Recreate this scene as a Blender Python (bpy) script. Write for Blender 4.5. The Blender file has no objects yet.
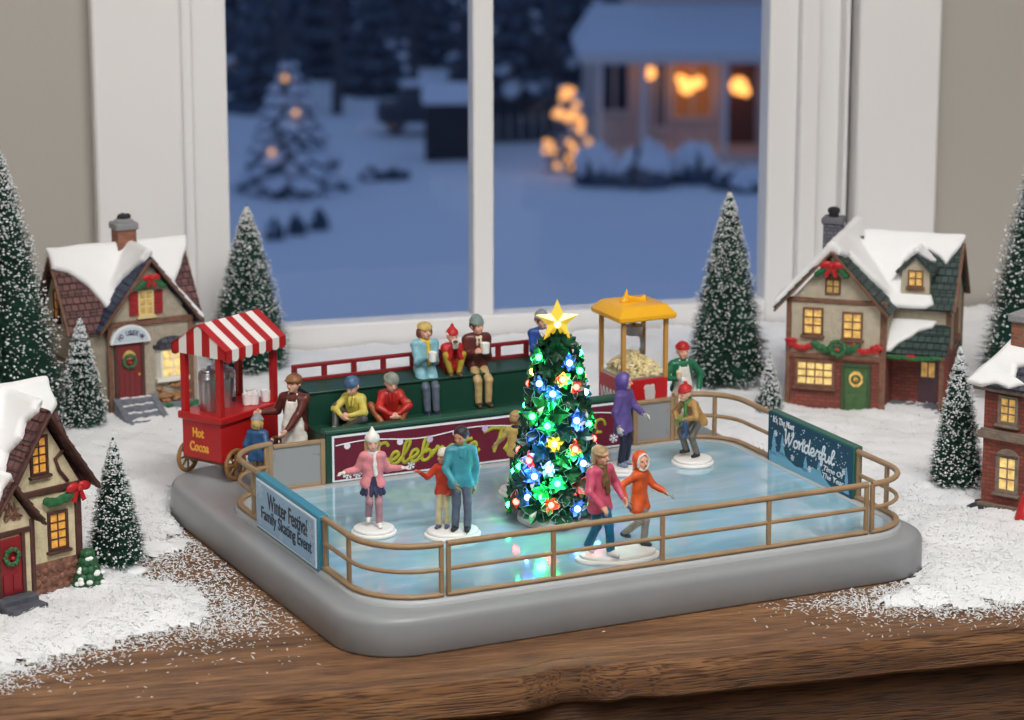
import bpy, math, random
import numpy as np
from mathutils import Vector, Matrix, Euler
S = bpy.context.scene
COL = S.collection
PI = math.pi
# every length below is in centimetres; the last lines of the script turn them into metres
CM = 0.01
def R(d): return math.radians(d)
def lin(c):
    return tuple((x/255/12.92 if x/255 <= .04045 else ((x/255+.055)/1.055)**2.4) for x in c)

class MB:
    """collects shapes for ONE mesh object"""
    def __init__(s): s.v = []; s.f = []; s.m = []
    def add(s, vs, fs, mi=0, M=None):
        b = len(s.v)
        for v in vs:
            v = Vector(v)
            s.v.append(tuple(M @ v) if M else tuple(v))
        for f in fs:
            s.f.append(tuple(b+i for i in f)); s.m.append(mi)
        return s
    def box(s, c, d, rot=None, mi=0, M=None, taper=1.0):
        x, y, z = d[0]/2, d[1]/2, d[2]/2
        vs = [(-x,-y,-z),(x,-y,-z),(x,y,-z),(-x,y,-z),(-x*taper,-y*taper,z),(x*taper,-y*taper,z),(x*taper,y*taper,z),(-x*taper,y*taper,z)]
        T = Matrix.Translation(c)
        if rot: T = T @ Euler(rot).to_matrix().to_4x4()
        if M: T = M @ T
        return s.add(vs, [(0,3,2,1),(4,5,6,7),(0,1,5,4),(1,2,6,5),(2,3,7,6),(3,0,4,7)], mi, T)
    def bb(s, lo, hi, mi=0, M=None):
        return s.box([(a+b)/2 for a, b in zip(lo, hi)], [b-a for a, b in zip(lo, hi)], None, mi, M)
    def bar(s, a, b, w, h, up=(0,0,1), mi=0, M=None):
        a = Vector(a); b = Vector(b); d = (b-a); L = d.length; d.normalize()
        u = Vector(up); x = d.cross(u)
        if x.length < 1e-5: x = d.cross(Vector((1,0,0)))
        x.normalize(); u = x.cross(d)
        T = Matrix((x, d, u)).transposed().to_4x4(); T.translation = (a+b)/2
        if M: T = M @ T
        return s.box((0,0,0), (w, L, h), None, mi, T)
    def tube(s, pts, r, n=8, closed=False, mi=0, M=None, flat=1.0):
        pts = [Vector(p) for p in pts]; N = len(pts)
        rs = r if isinstance(r, (list, tuple)) else [r]*N
        vs = []; fs = []; prev = None
        for i, p in enumerate(pts):
            a = pts[(i-1) % N] if (closed or i) else p
            b = pts[(i+1) % N] if (closed or i < N-1) else p
            t = (b-a).normalized()
            if prev is None:
                u = Vector((0,0,1)) if abs(t.z) < .9 else Vector((1,0,0))
            else: u = prev
            x = t.cross(u).normalized(); u = x.cross(t).normalized(); prev = u
            for k in range(n):
                q = 2*PI*k/n
                vs.append(p + x*math.cos(q)*rs[i] + u*math.sin(q)*rs[i]*flat)
        for i in range(N if closed else N-1):
            j = (i+1) % N
            for k in range(n):
                l = (k+1) % n
                fs.append((i*n+k, i*n+l, j*n+l, j*n+k))
        if not closed:
            fs.append(tuple(range(n))[::-1]); fs.append(tuple((N-1)*n+k for k in range(n)))
        return s.add(vs, fs, mi, M)
    def cyl(s, a, b, r0, r1=None, n=16, mi=0, M=None):
        return s.tube([a, b], [r0, r0 if r1 is None else r1], n, False, mi, M)
    def lathe(s, prof, n=24, mi=0, M=None, sx=1.0, sy=1.0):
        vs = []; fs = []; N = len(prof)
        for r, z in prof:
            for k in range(n):
                q = 2*PI*k/n; vs.append((r*math.cos(q)*sx, r*math.sin(q)*sy, z))
        for i in range(N-1):
            for k in range(n):
                l = (k+1) % n; fs.append((i*n+k, i*n+l, (i+1)*n+l, (i+1)*n+k))
        fs.append(tuple(range(n))[::-1]); fs.append(tuple((N-1)*n+k for k in range(n)))
        return s.add(vs, fs, mi, M)
    def prism(s, poly, z0, z1, mi=0, M=None):
        n = len(poly)
        A = sum(poly[i][0]*poly[(i+1) % n][1]-poly[(i+1) % n][0]*poly[i][1] for i in range(n))
        if A < 0: poly = poly[::-1]
        vs = [(x, y, z0) for x, y in poly]+[(x, y, z1) for x, y in poly]
        fs = [tuple(range(n))[::-1], tuple(range(n, 2*n))]
        for i in range(n):
            j = (i+1) % n; fs.append((i, j, n+j, n+i))
        return s.add(vs, fs, mi, M)
    def ell(s, c, r, nu=12, nv=8, mi=0, M=None, rot=None):
        if not isinstance(r, (list, tuple)): r = (r, r, r)
        vs = [(0,0,-r[2])]; fs = []
        for i in range(1, nv):
            t = PI*i/nv-PI/2
            for k in range(nu):
                q = 2*PI*k/nu
                vs.append((r[0]*math.cos(t)*math.cos(q), r[1]*math.cos(t)*math.sin(q), r[2]*math.sin(t)))
        vs.append((0,0,r[2])); L = len(vs)-1
        for k in range(nu):
            l = (k+1) % nu
            fs.append((0, 1+l, 1+k)); fs.append((L, L-nu+k, L-nu+l))
            for i in range(nv-2):
                fs.append((1+i*nu+k, 1+i*nu+l, 1+(i+1)*nu+l, 1+(i+1)*nu+k))
        T = Matrix.Translation(c)
        if rot: T = T @ Euler(rot).to_matrix().to_4x4()
        if M: T = M @ T
        return s.add(vs, fs, mi, T)
    def rod(s, a, b, w, poly=None, mi=0): return s.bar(a, b, w, w, mi=mi)
    def build(s, name, mats, parent=None, loc=(0,0,0), rot=(0,0,0), smooth=True, bevel=0, seg=2, label=None, ang=38):
        me = bpy.data.meshes.new(name); me.from_pydata(s.v, [], s.f)
        return link(name, me, mats, parent, loc, rot, smooth, bevel, seg, label, ang, s.m)

def link(name, me, mats, parent=None, loc=(0,0,0), rot=(0,0,0), smooth=True, bevel=0, seg=2, label=None, ang=38, mi=None):
    if not isinstance(mats, (list, tuple)): mats = [mats]
    for m in mats: me.materials.append(m)
    if mi is not None and len(mats) > 1: me.polygons.foreach_set('material_index', mi)
    if smooth:
        me.polygons.foreach_set('use_smooth', [True]*len(me.polygons))
        me.update()
        if ang: me.set_sharp_from_angle(angle=R(ang))
    me.update()
    o = bpy.data.objects.new(name, me); COL.objects.link(o)
    o.location = loc; o.rotation_euler = rot
    if parent: o.parent = parent
    if bevel:
        b = o.modifiers.new('bevel', 'BEVEL'); b.width = bevel; b.segments = seg; b.limit_method = 'ANGLE'; b.angle_limit = R(40)
    if label: o['label'] = label
    return o
def tag(o, label, cat, group=None, kind=None):
    if label: o['label'] = label
    if cat: o['category'] = cat
    if group: o['group'] = group
    if kind: o['kind'] = kind
    return o
def thing(name, label, cat, loc=(0,0,0), rz=0, group=None):
    o = bpy.data.objects.new(name, None); COL.objects.link(o)
    o.location = loc; o.rotation_euler = (0,0,R(rz)); o.empty_display_size = 1
    return tag(o, label, cat, group)
def copy_tree(o, parent=None):
    c = o.copy(); COL.objects.link(c)
    if parent: c.parent = parent
    for ch in o.children: copy_tree(ch, c)
    return c

# ---------- smooth blended solids: distance fields meshed by surface nets ----------
def _dist(p, P):
    k = p[0]
    if k == 'c':
        a = np.array(p[1]); b = np.array(p[2]); ab = b-a
        t = np.clip(((P-a)@ab)/max(ab@ab, 1e-9), 0, 1)
        return np.linalg.norm(P-a-t[..., None]*ab, axis=-1)-(p[3]+(p[4]-p[3])*t)
    if k == 'e':
        q = P-np.array(p[1])
        if len(p) > 3 and p[3] is not None: q = q@np.array(p[3])
        r = np.array(p[2]); k0 = np.linalg.norm(q/r, axis=-1); k1 = np.linalg.norm(q/(r*r), axis=-1)
        return np.where(k1 > 1e-6, k0*(k0-1)/np.maximum(k1, 1e-6), -r.min())
    if k == 'b':
        q = P-np.array(p[1])
        if p[4] is not None: q = q@np.array(p[4])
        d = np.abs(q)-(np.array(p[2])-p[3])
        return np.linalg.norm(np.maximum(d, 0), axis=-1)+np.minimum(d.max(axis=-1), 0)-p[3]
    if k == 't':
        q = (P-np.array(p[1]))
        if p[4] is not None: q = q@np.array(p[4])
        d = np.hypot(q[..., 0], q[..., 1])-p[2]
        return np.hypot(d, q[..., 2])-p[3]
    if k == 'p':           # ('p', origin, ax, ay, poly, half thickness, rounding)
        o, ax, ay = np.array(p[1]), np.array(p[2]), np.array(p[3]); n = np.cross(ax, ay)
        q = P-o; x = q@ax; y = q@ay; z = q@n
        d = poly_sd(p[4], x, y); w = np.abs(z)-p[5]+p[6]; d = d+p[6]
        return np.hypot(np.maximum(d, 0), np.maximum(w, 0))+np.minimum(np.maximum(d, w), 0)-p[6]
def poly_sd(poly, x, y):
    n = len(poly); d = np.full(x.shape, 1e9); s = np.ones(x.shape)
    for i in range(n):
        ax, ay = poly[i]; bx, by = poly[i-1]
        ex, ey = bx-ax, by-ay; wx, wy = x-ax, y-ay
        t = np.clip((wx*ex+wy*ey)/max(ex*ex+ey*ey, 1e-9), 0, 1)
        d = np.minimum(d, (wx-ex*t)**2+(wy-ey*t)**2)
        c1 = y >= ay; c2 = y < by; c3 = ex*wy > ey*wx
        s = np.where((c1 & c2 & c3) | (~c1 & ~c2 & ~c3), -s, s)
    return s*np.sqrt(d)
def _bounds(p):
    if p[0] == 'c':
        r = max(p[3], p[4]); a, b = np.array(p[1]), np.array(p[2]); return np.minimum(a, b)-r, np.maximum(a, b)+r
    if p[0] == 'e': r = max(p[2]); return np.array(p[1])-r, np.array(p[1])+r
    if p[0] == 'b': r = float(np.linalg.norm(p[2])); return np.array(p[1])-r, np.array(p[1])+r
    if p[0] == 't': r = p[2]+p[3]; return np.array(p[1])-r, np.array(p[1])+r
    o, ax, ay = np.array(p[1]), np.array(p[2]), np.array(p[3])
    q = np.array([o+ax*x+ay*y for x, y in p[4]]); return q.min(0)-p[5], q.max(0)+p[5]
def blend(prims, res=.05, k=.12, sub=(), clip=(), wob=0, wf=3.0, ksub=.03):
    """verts, faces of the smooth union of prims, minus sub, cut by planes (n, d): n.p <= d"""
    B = [_bounds(p) for p in prims]
    lo = np.min([b[0] for b in B], 0)-.12-2*res-wob; hi = np.max([b[1] for b in B], 0)+.12+2*res+wob
    n = np.ceil((hi-lo)/res).astype(int)+1
    ax = [lo[i]+res*np.arange(n[i]) for i in range(3)]
    D = np.full(tuple(n), 2.0); m = k+2*res+.05+wob
    def part(b):
        i0 = np.maximum(np.floor((b[0]-m-lo)/res).astype(int), 0); i1 = np.minimum(np.ceil((b[1]+m-lo)/res).astype(int)+1, n)
        sl = tuple(slice(a, c) for a, c in zip(i0, i1))
        P = np.stack(np.meshgrid(*[ax[i][sl[i]] for i in range(3)], indexing='ij'), -1)
        return sl, P
    for p, b in zip(prims, B):
        sl, P = part(b)
        if P.size == 0: continue
        d = _dist(p, P); o = D[sl]
        h = np.maximum(k-np.abs(o-d), 0)/max(k, 1e-6)
        D[sl] = np.minimum(o, d)-h*h*k/4
    if wob:
        P = np.stack(np.meshgrid(*ax, indexing='ij'), -1)
        x, y, z = P[..., 0]*wf, P[..., 1]*wf, P[..., 2]*wf
        D += wob*(np.sin(x*1.3+1.7*np.sin(z*.9+y))+np.sin(z*1.9+1.3*np.sin(x*1.1-y))+np.sin(y*1.6+z*.7))/3
    for p in sub:
        sl, P = part(_bounds(p))
        if P.size == 0: continue
        D[sl] = np.maximum(D[sl], -_dist(p, P))
    for nn, dd in clip:
        P = np.stack(np.meshgrid(*ax, indexing='ij'), -1)
        D = np.maximum(D, P@np.array(nn)-dd)
    return nets(D, lo, res)
def nets(D, lo, res):
    D = D+1e-7
    s = D < 0; nx, ny, nz = D.shape
    C = [(i, j, l) for i in (0, 1) for j in (0, 1) for l in (0, 1)]
    cnt = sum(s[i:nx-1+i, j:ny-1+j, l:nz-1+l].astype(np.int8) for i, j, l in C)
    act = (cnt > 0) & (cnt < 8)
    ci = np.argwhere(act); N = len(ci)
    idx = np.full(act.shape, -1, int); idx[act] = np.arange(N)
    pos = np.zeros((N, 3)); w = np.zeros(N)
    for a in C:
        for b in C:
            if sum(abs(u-v) for u, v in zip(a, b)) == 1 and a < b:
                da = D[tuple((ci+a).T)]; db = D[tuple((ci+b).T)]
                mk = (da < 0) != (db < 0)
                t = np.zeros(N); t[mk] = da[mk]/(da[mk]-db[mk])
                p = np.array(a)+t[:, None]*(np.array(b)-np.array(a)); pos[mk] += p[mk]; w[mk] += 1
    pos = (pos/np.maximum(w, 1)[:, None]+ci)*res+lo
    F = []
    for axis in range(3):
        u, v = (axis+1) % 3, (axis+2) % 3
        sl0 = [slice(None)]*3; sl1 = [slice(None)]*3
        sl0[axis] = slice(0, -1); sl1[axis] = slice(1, None)
        a = s[tuple(sl0)]; b = s[tuple(sl1)]
        e = np.argwhere(a != b)
        ok = (e[:, u] > 0) & (e[:, v] > 0) & (e[:, u] < D.shape[u]-1) & (e[:, v] < D.shape[v]-1); e = e[ok]
        flip = a[tuple(e.T)]
        def cell(du, dv):
            q = e.copy(); q[:, u] -= du; q[:, v] -= dv; return idx[tuple(q.T)]
        q = np.stack([cell(1, 1), cell(0, 1), cell(0, 0), cell(1, 0)], 1)
        q[~flip] = q[~flip][:, ::-1]; F.append(q)
    return pos, np.concatenate(F)
def np_mesh(name, V, F):
    me = bpy.data.meshes.new(name); V = np.asarray(V, dtype=np.float32); F = np.asarray(F, dtype=np.int32)
    nf, k = F.shape
    me.vertices.add(len(V)); me.vertices.foreach_set('co', V.ravel())
    me.loops.add(nf*k); me.loops.foreach_set('vertex_index', F.ravel())
    me.polygons.add(nf); me.polygons.foreach_set('loop_start', np.arange(0, nf*k, k, dtype=np.int32))
    me.update(calc_edges=True); me.validate()
    return me
def solid(name, vf, mats, parent=None, loc=(0,0,0), rot=(0,0,0), scale=1.0, label=None, ang=0):
    V, F = vf
    return link(name, np_mesh(name, V*scale, F), mats, parent, loc, rot, True, 0, 2, label, ang)

def text_obj(name, body, w, h, mat, parent=None, loc=(0,0,0), rot=(0,0,0), shear=0, bold=0, ext=.012, space=1.0, label=None, line=1.0):
    cu = bpy.data.curves.new(name, 'FONT'); cu.body = body; cu.shear = shear; cu.offset = bold; cu.extrude = .01
    cu.align_x = 'CENTER'; cu.space_character = space; cu.space_line = line; cu.resolution_u = 4
    t = bpy.data.objects.new('tmp', cu); COL.objects.link(t)
    bpy.context.view_layer.update()
    me = bpy.data.meshes.new_from_object(t.evaluated_get(bpy.context.evaluated_depsgraph_get()))
    bpy.data.objects.remove(t); bpy.data.curves.remove(cu)
    co = np.array([v.co[:] for v in me.vertices]); lo, hi = co.min(0), co.max(0)
    co = (co-(lo+hi)/2)*np.array([w/(hi[0]-lo[0]), h/(hi[1]-lo[1]), ext/.01])
    me.vertices.foreach_set('co', co.astype(np.float32).ravel()); me.materials.clear()
    return link(name, me, mat, parent, loc, rot, False, 0, 2, label)
UP = (PI/2, 0, 0)          # stands a flat drawing up so that it faces -y
# ---------- materials ----------
_mats = {}
def _nt(name):
    m = bpy.data.materials.new(name); m.use_nodes = True
    nt = m.node_tree; b = nt.nodes['Principled BSDF']
    return m, nt, b
def mat(name, col, rough=.5, metal=0, var=0, vscale=3.0, bump=0, bscale=12.0, emit=None, es=0, spec=.5, coat=0, trans=0, ior=1.45, sss=0, col2=None, detail=4):
    if name in _mats: return _mats[name]
    m, nt, b = _nt(name); L = nt.links
    b.inputs['Base Color'].default_value = (*lin(col), 1); b.inputs['Roughness'].default_value = rough
    b.inputs['Metallic'].default_value = metal; b.inputs['Specular IOR Level'].default_value = spec
    b.inputs['Coat Weight'].default_value = coat; b.inputs['Transmission Weight'].default_value = trans; b.inputs['IOR'].default_value = ior
    if emit: b.inputs['Emission Color'].default_value = (*lin(emit), 1); b.inputs['Emission Strength'].default_value = es
    if var or bump or col2:
        tc = nt.nodes.new('ShaderNodeTexCoord')
    if var or col2:
        n = nt.nodes.new('ShaderNodeTexNoise'); n.inputs['Scale'].default_value = vscale; n.inputs['Detail'].default_value = detail
        L.new(tc.outputs['Object'], n.inputs['Vector'])
        r = nt.nodes.new('ShaderNodeValToRGB'); c = lin(col); c2 = lin(col2) if col2 else [x*(1-var) for x in c]
        r.color_ramp.elements[0].position = .35; r.color_ramp.elements[1].position = .65
        r.color_ramp.elements[0].color = (*c2, 1); r.color_ramp.elements[1].color = (*[min(1, x*(1+var*.4)) for x in c], 1)
        L.new(n.outputs['Fac'], r.inputs['Fac']); L.new(r.outputs['Color'], b.inputs['Base Color'])
    if bump:
        n2 = nt.nodes.new('ShaderNodeTexNoise'); n2.inputs['Scale'].default_value = bscale; n2.inputs['Detail'].default_value = 3
        L.new(tc.outputs['Object'], n2.inputs['Vector'])
        bp = nt.nodes.new('ShaderNodeBump'); bp.inputs['Strength'].default_value = bump; bp.inputs['Distance'].default_value = .001
        L.new(n2.outputs['Fac'], bp.inputs['Height']); L.new(bp.outputs['Normal'], b.inputs['Normal'])
    _mats[name] = m
    return m
def brick(name, c1, c2, mortar, bw, bh, ms=.04, bump=.6, rough=.7, squash=1.0, flat=False):
    """brick / shingle pattern wrapped round walls and roofs by the direction the face looks"""
    if name in _mats: return _mats[name]
    m, nt, b = _nt(name); L = nt.links
    tc = nt.nodes.new('ShaderNodeTexCoord')
    sp = nt.nodes.new('ShaderNodeSeparateXYZ'); L.new(tc.outputs['Object'], sp.inputs[0])
    sn = nt.nodes.new('ShaderNodeSeparateXYZ'); L.new(tc.outputs['Normal'], sn.inputs[0])
    ab = nt.nodes.new('ShaderNodeMath'); ab.operation = 'ABSOLUTE'; L.new(sn.outputs['X'], ab.inputs[0])
    gt = nt.nodes.new('ShaderNodeMath'); gt.operation = 'GREATER_THAN'; gt.inputs[1].default_value = .5; L.new(ab.outputs[0], gt.inputs[0])
    mx = nt.nodes.new('ShaderNodeMix'); mx.data_type = 'FLOAT'; L.new(gt.outputs[0], mx.inputs['Factor'])
    L.new(sp.outputs['X'], mx.inputs[2]); L.new(sp.outputs['Y'], mx.inputs[3])
    cb = nt.nodes.new('ShaderNodeCombineXYZ'); L.new(mx.outputs[0], cb.inputs[0]); L.new(sp.outputs['Z'], cb.inputs[1])
    no = nt.nodes.new('ShaderNodeTexNoise'); no.inputs['Scale'].default_value = 2.5; L.new(tc.outputs['Object'], no.inputs['Vector'])
    ad = nt.nodes.new('ShaderNodeMixRGB'); ad.blend_type = 'ADD'; ad.inputs['Fac'].default_value = .06
    L.new(cb.outputs[0], ad.inputs[1]); L.new(no.outputs['Color'], ad.inputs[2])
    br = nt.nodes.new('ShaderNodeTexBrick'); L.new(ad.outputs[0], br.inputs['Vector'])
    br.inputs['Scale'].default_value = 1; br.inputs['Brick Width'].default_value = bw; br.inputs['Row Height'].default_value = bh
    br.inputs['Mortar Size'].default_value = ms; br.inputs['Mortar Smooth'].default_value = .3; br.inputs['Bias'].default_value = 0
    for k, c in (('Color1', c1), ('Color2', c2), ('Mortar', mortar)): br.inputs[k].default_value = (*lin(c), 1)
    L.new(br.outputs['Color'], b.inputs['Base Color']); b.inputs['Roughness'].default_value = rough
    inv = nt.nodes.new('ShaderNodeMath'); inv.operation = 'MULTIPLY_ADD'; inv.inputs[1].default_value = -1; inv.inputs[2].default_value = 1
    L.new(br.outputs['Fac'], inv.inputs[0])
    bp = nt.nodes.new('ShaderNodeBump'); bp.inputs['Strength'].default_value = bump; bp.inputs['Distance'].default_value = .0006
    L.new(inv.outputs[0], bp.inputs['Height']); L.new(bp.outputs['Normal'], b.inputs['Normal'])
    _mats[name] = m
    return m
def wood(name, c1, c2, c3):
    m, nt, b = _nt(name); L = nt.links
    tc = nt.nodes.new('ShaderNodeTexCoord'); mp = nt.nodes.new('ShaderNodeMapping'); mp.inputs['Scale'].default_value = (.035, .5, .5)
    L.new(tc.outputs['Object'], mp.inputs[0])
    n1 = nt.nodes.new('ShaderNodeTexNoise'); n1.inputs['Scale'].default_value = 1.6; n1.inputs['Detail'].default_value = 8; n1.inputs['Distortion'].default_value = .6; n1.inputs['Roughness'].default_value = .6
    L.new(mp.outputs[0], n1.inputs['Vector'])
    r = nt.nodes.new('ShaderNodeValToRGB'); e = r.color_ramp.elements
    e[0].position = .3; e[0].color = (*lin(c1), 1); e[1].position = .72; e[1].color = (*lin(c3), 1)
    k = e.new(.5); k.color = (*lin(c2), 1)
    L.new(n1.outputs['Fac'], r.inputs['Fac'])
    mp2 = nt.nodes.new('ShaderNodeMapping'); mp2.inputs['Scale'].default_value = (.22, 5.0, 5.0); L.new(tc.outputs['Object'], mp2.inputs[0])
    n2 = nt.nodes.new('ShaderNodeTexNoise'); n2.inputs['Scale'].default_value = 2.2; n2.inputs['Detail'].default_value = 6; L.new(mp2.outputs[0], n2.inputs['Vector'])
    r2 = nt.nodes.new('ShaderNodeValToRGB'); r2.color_ramp.elements[0].position = .38; r2.color_ramp.elements[1].position = .53
    r2.color_ramp.elements[0].color = (.34, .3, .28, 1); r2.color_ramp.elements[1].color = (1, 1, 1, 1)
    L.new(n2.outputs['Fac'], r2.inputs['Fac'])
    mul = nt.nodes.new('ShaderNodeMixRGB'); mul.blend_type = 'MULTIPLY'; mul.inputs['Fac'].default_value = .95
    L.new(r.outputs['Color'], mul.inputs[1]); L.new(r2.outputs['Color'], mul.inputs[2])
    L.new(mul.outputs[0], b.inputs['Base Color']); b.inputs['Roughness'].default_value = .55
    bp = nt.nodes.new('ShaderNodeBump'); bp.inputs['Strength'].default_value = .7; bp.inputs['Distance'].default_value = .0012
    L.new(r2.outputs['Color'], bp.inputs['Height']); L.new(bp.outputs['Normal'], b.inputs['Normal'])
    return m
def ice_mat():
    m, nt, b = _nt('marbled ice'); L = nt.links
    tc = nt.nodes.new('ShaderNodeTexCoord'); mp = nt.nodes.new('ShaderNodeMapping'); mp.inputs['Rotation'].default_value = (0, 0, .5); mp.inputs['Scale'].default_value = (.09, .26, .2)
    L.new(tc.outputs['Object'], mp.inputs[0])
    n = nt.nodes.new('ShaderNodeTexNoise'); n.inputs['Scale'].default_value = 1.5; n.inputs['Detail'].default_value = 7; n.inputs['Distortion'].default_value = 1.4
    L.new(mp.outputs[0], n.inputs['Vector'])
    r = nt.nodes.new('ShaderNodeValToRGB'); e = r.color_ramp.elements
    e[0].position = .3; e[0].color = (*lin((132, 180, 196)), 1); e[1].position = .74; e[1].color = (*lin((190, 208, 220)), 1)
    k = e.new(.5); k.color = (*lin((152, 190, 206)), 1); k = e.new(.62); k.color = (*lin((168, 196, 214)), 1)
    L.new(n.outputs['Fac'], r.inputs['Fac']); L.new(r.outputs['Color'], b.inputs['Base Color'])
    b.inputs['Roughness'].default_value = .1; b.inputs['Specular IOR Level'].default_value = .75; b.inputs['Coat Weight'].default_value = .4; b.inputs['Coat Roughness'].default_value = .04
    return m
def clear_mat(name, refl=.1, rough=.03):
    m, nt, b = _nt(name); nt.nodes.remove(b); L = nt.links
    t = nt.nodes.new('ShaderNodeBsdfTransparent'); g = nt.nodes.new('ShaderNodeBsdfGlossy'); g.inputs['Roughness'].default_value = rough
    mx = nt.nodes.new('ShaderNodeMixShader'); mx.inputs[0].default_value = refl; L.new(t.outputs[0], mx.inputs[1]); L.new(g.outputs[0], mx.inputs[2])
    L.new(mx.outputs[0], nt.nodes['Material Output'].inputs['Surface']); return m
WHITE = lambda: mat('white gloss', (236, 234, 230), .35)
# ---------- camera ----------
cam = bpy.data.cameras.new('camera'); camo = bpy.data.objects.new('camera', cam); COL.objects.link(camo)
cam.sensor_width = 36; cam.lens = 2900/1024*36; cam.clip_start = .05; cam.clip_end = 400
camo.location = (0, -1.66698, .49878); camo.rotation_euler = (R(90-13.5), 0, 0)
cam.dof.use_dof = True; cam.dof.focus_distance = 1.63; cam.dof.aperture_fstop = 15.5; cam.dof.aperture_blades = 0
S.camera = camo
S.view_settings.view_transform = 'Standard'; S.view_settings.look = 'None'; S.view_settings.gamma = 1
S.view_settings.exposure = 0; S.view_settings.use_curve_mapping = False
S.cycles.use_denoising = True
S.cycles.max_bounces = 8; S.cycles.sample_clamp_indirect = 4

# ---------- the room: back wall with its window ----------
WY = 15.0                                              # the wall and the table turn by this much
def struct(o, name=None):
    o['kind'] = 'structure'; return o
beige = mat('beige wall paint', (172, 167, 160), .8, bump=.12, bscale=3)
trimw = mat('white trim paint', (226, 225, 224), .42)
W0 = (0, 47, 0); WR = (0, 0, R(WY))
def wallobj(name, mb, m, bevel=0):
    return struct(mb.build(name, m, None, W0, WR, bevel=bevel))
wb = MB()
wb.bb((-150, .6, -75), (-24.4, 12, 170)); wb.bb((27.2, .6, -75), (150, 12, 170))
wb.bb((-24.4, .6, -75), (27.2, 12, -2)); wb.bb((-24.4, .6, 66), (27.2, 12, 170))
wallobj('wall_back', wb, beige)
cs = MB(); cs.bb((-31.1, -1.3, -4), (-24.7, .6, 70)); wallobj('trim_1', cs, trimw, .25)
cs = MB(); cs.bb((27.0, -1.3, -4), (33.7, .6, 70)); wallobj('trim_2', cs, trimw, .25)
cs = MB(); cs.bb((-31.1, -1.4, 70), (33.7, .6, 77)); wallobj('trim_3', cs, trimw, .25)
win = thing('window_1', 'white painted window with one upright bar looking onto a snowy garden', None, W0, WY); win['kind'] = 'structure'
fr = MB()
fr.bb((-24.7, -.5, -2), (-23.85, 3, 68)); fr.bb((-23.9, .15, -2), (-21.25, 2.2, 68))
fr.bb((20.25, .15, -2), (22.6, 2.2, 68)); fr.bb((22.6, -.55, -2), (24.1, 3, 68)); fr.bb((24.1, .9, -2), (27.1, 3.4, 68))
fr.bb((26.2, -.4, -2), (26.6, 3, 68))
fr.bb((-21.3, .15, -2), (20.3, 2.2, 2.1)); fr.bb((-21.3, .15, 64), (20.3, 2.2, 68))
fr.build('window_frame', trimw, win, bevel=.14)
MB().bb((-2.9, .3, 2.0), (-1.3, 2.0, 64.2)).build('mullion', trimw, win, bevel=.14)
gl = clear_mat('window glass', .015, .02)
for a, b in ((-21.4, -2.8), (-1.4, 20.4)):
    MB().bb((a, 1.1, 1.9), (b, 1.2, 64.2)).build('glass', gl, win)
fl = MB(); fl.bb((-150, -345, -78), (150, 12, -75)); wallobj('floor', fl, mat('oak floor', (140, 112, 84), .5, var=.3, vscale=.3))
ce = MB(); ce.bb((-150, -345, 170), (150, 12, 173)); wallobj('ceiling', ce, mat('ceiling paint', (235, 233, 228), .8))
sw = MB(); sw.bb((-153, -345, -75), (-150, 12, 170)); wallobj('wall_left', sw, beige)
sw = MB(); sw.bb((150, -345, -75), (153, 12, 170)); wallobj('wall_right', sw, beige)
sw = MB(); sw.bb((-150, -345, -75), (150, -342, 170)); wallobj('wall_front', sw, beige)

# ---------- the rustic table ----------
from mathutils import noise
oak = wood('rustic oak', (86, 57, 36), (134, 94, 61), (170, 126, 86))
oakd = wood('darker oak', (54, 35, 21), (86, 57, 36), (112, 77, 50))
tb = thing('table', 'rustic brown wooden table with a worn wavy front edge', 'table', (0, 0, 0), 0)
def slab(x0, x1, yf, yb, zt, th, amp, chips=()):
    mb = MB(); n = 220; ny = 14
    xs = [x0+(x1-x0)*i/n for i in range(n+1)]
    prof = [(-.0, -.22), (.0, -.02), (.12, .0)]
    vs = []; 
    for x in xs:
        e = amp*(noise.noise((x*.06, 1.3, 0))*1.0+noise.noise((x*.25, 5.1, 0))*.35)
        dz = amp*.35*noise.noise((x*.12, 9.1, 0))
        for cx, cw, cd in chips:
            e += cd*math.exp(-((x-cx)/cw)**2)
        f = yf+e
        col = [(yb, zt-th), (f+.25, zt-th), (f+.05, zt-th+.2), (f-.03, zt-th*.5+dz), (f+.0, zt-.25), (f+.07, zt-.06), (f+.3, zt)]
        g_ = .95+.12*noise.noise((x*.2, 3.3, 0)); col += [(f+g_, zt), (f+g_+.03, zt-.12), (f+g_+.08, zt-.12), (f+g_+.11, zt)] if zt > -1 else []
        col += [(f+(1.1 if zt > -1 else .3)+(yb-f-1.1)*k/ny, zt) for k in range(1, ny+1)]
        vs += [(x, y, z) for y, z in col]
    m = len(col); fs = []
    for i in range(n):
        for k in range(m-1): fs.append((i*m+k, (i+1)*m+k, (i+1)*m+k+1, i*m+k+1))
        fs.append((i*m+m-1, (i+1)*m+m-1, (i+1)*m, i*m))
    fs += [tuple(range(m))[::-1], tuple(n*m+k for k in range(m))]
    return mb.add(vs, fs)
def troot(mb, name, m, dy=0, **k): return mb.build(name, m, tb, W0, WR, **k)
troot(slab(-95, 95, -71.9, -.2, 0, 2.1, .55, ((-16, 1.6, .9), (-12.6, 1.1, .4))), 'table_top', oak)
troot(slab(-90, 90, -70.6, -66, -2.1, 6.5, .25), 'front_rail', oakd)
for sx in (-86, 86):
    for sy in (-66, -6):
        troot(MB().bb((sx-3.5, sy-3.5, -75), (sx+3.5, sy+3.5, -2.1)), 'leg', oakd, bevel=.4)
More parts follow.
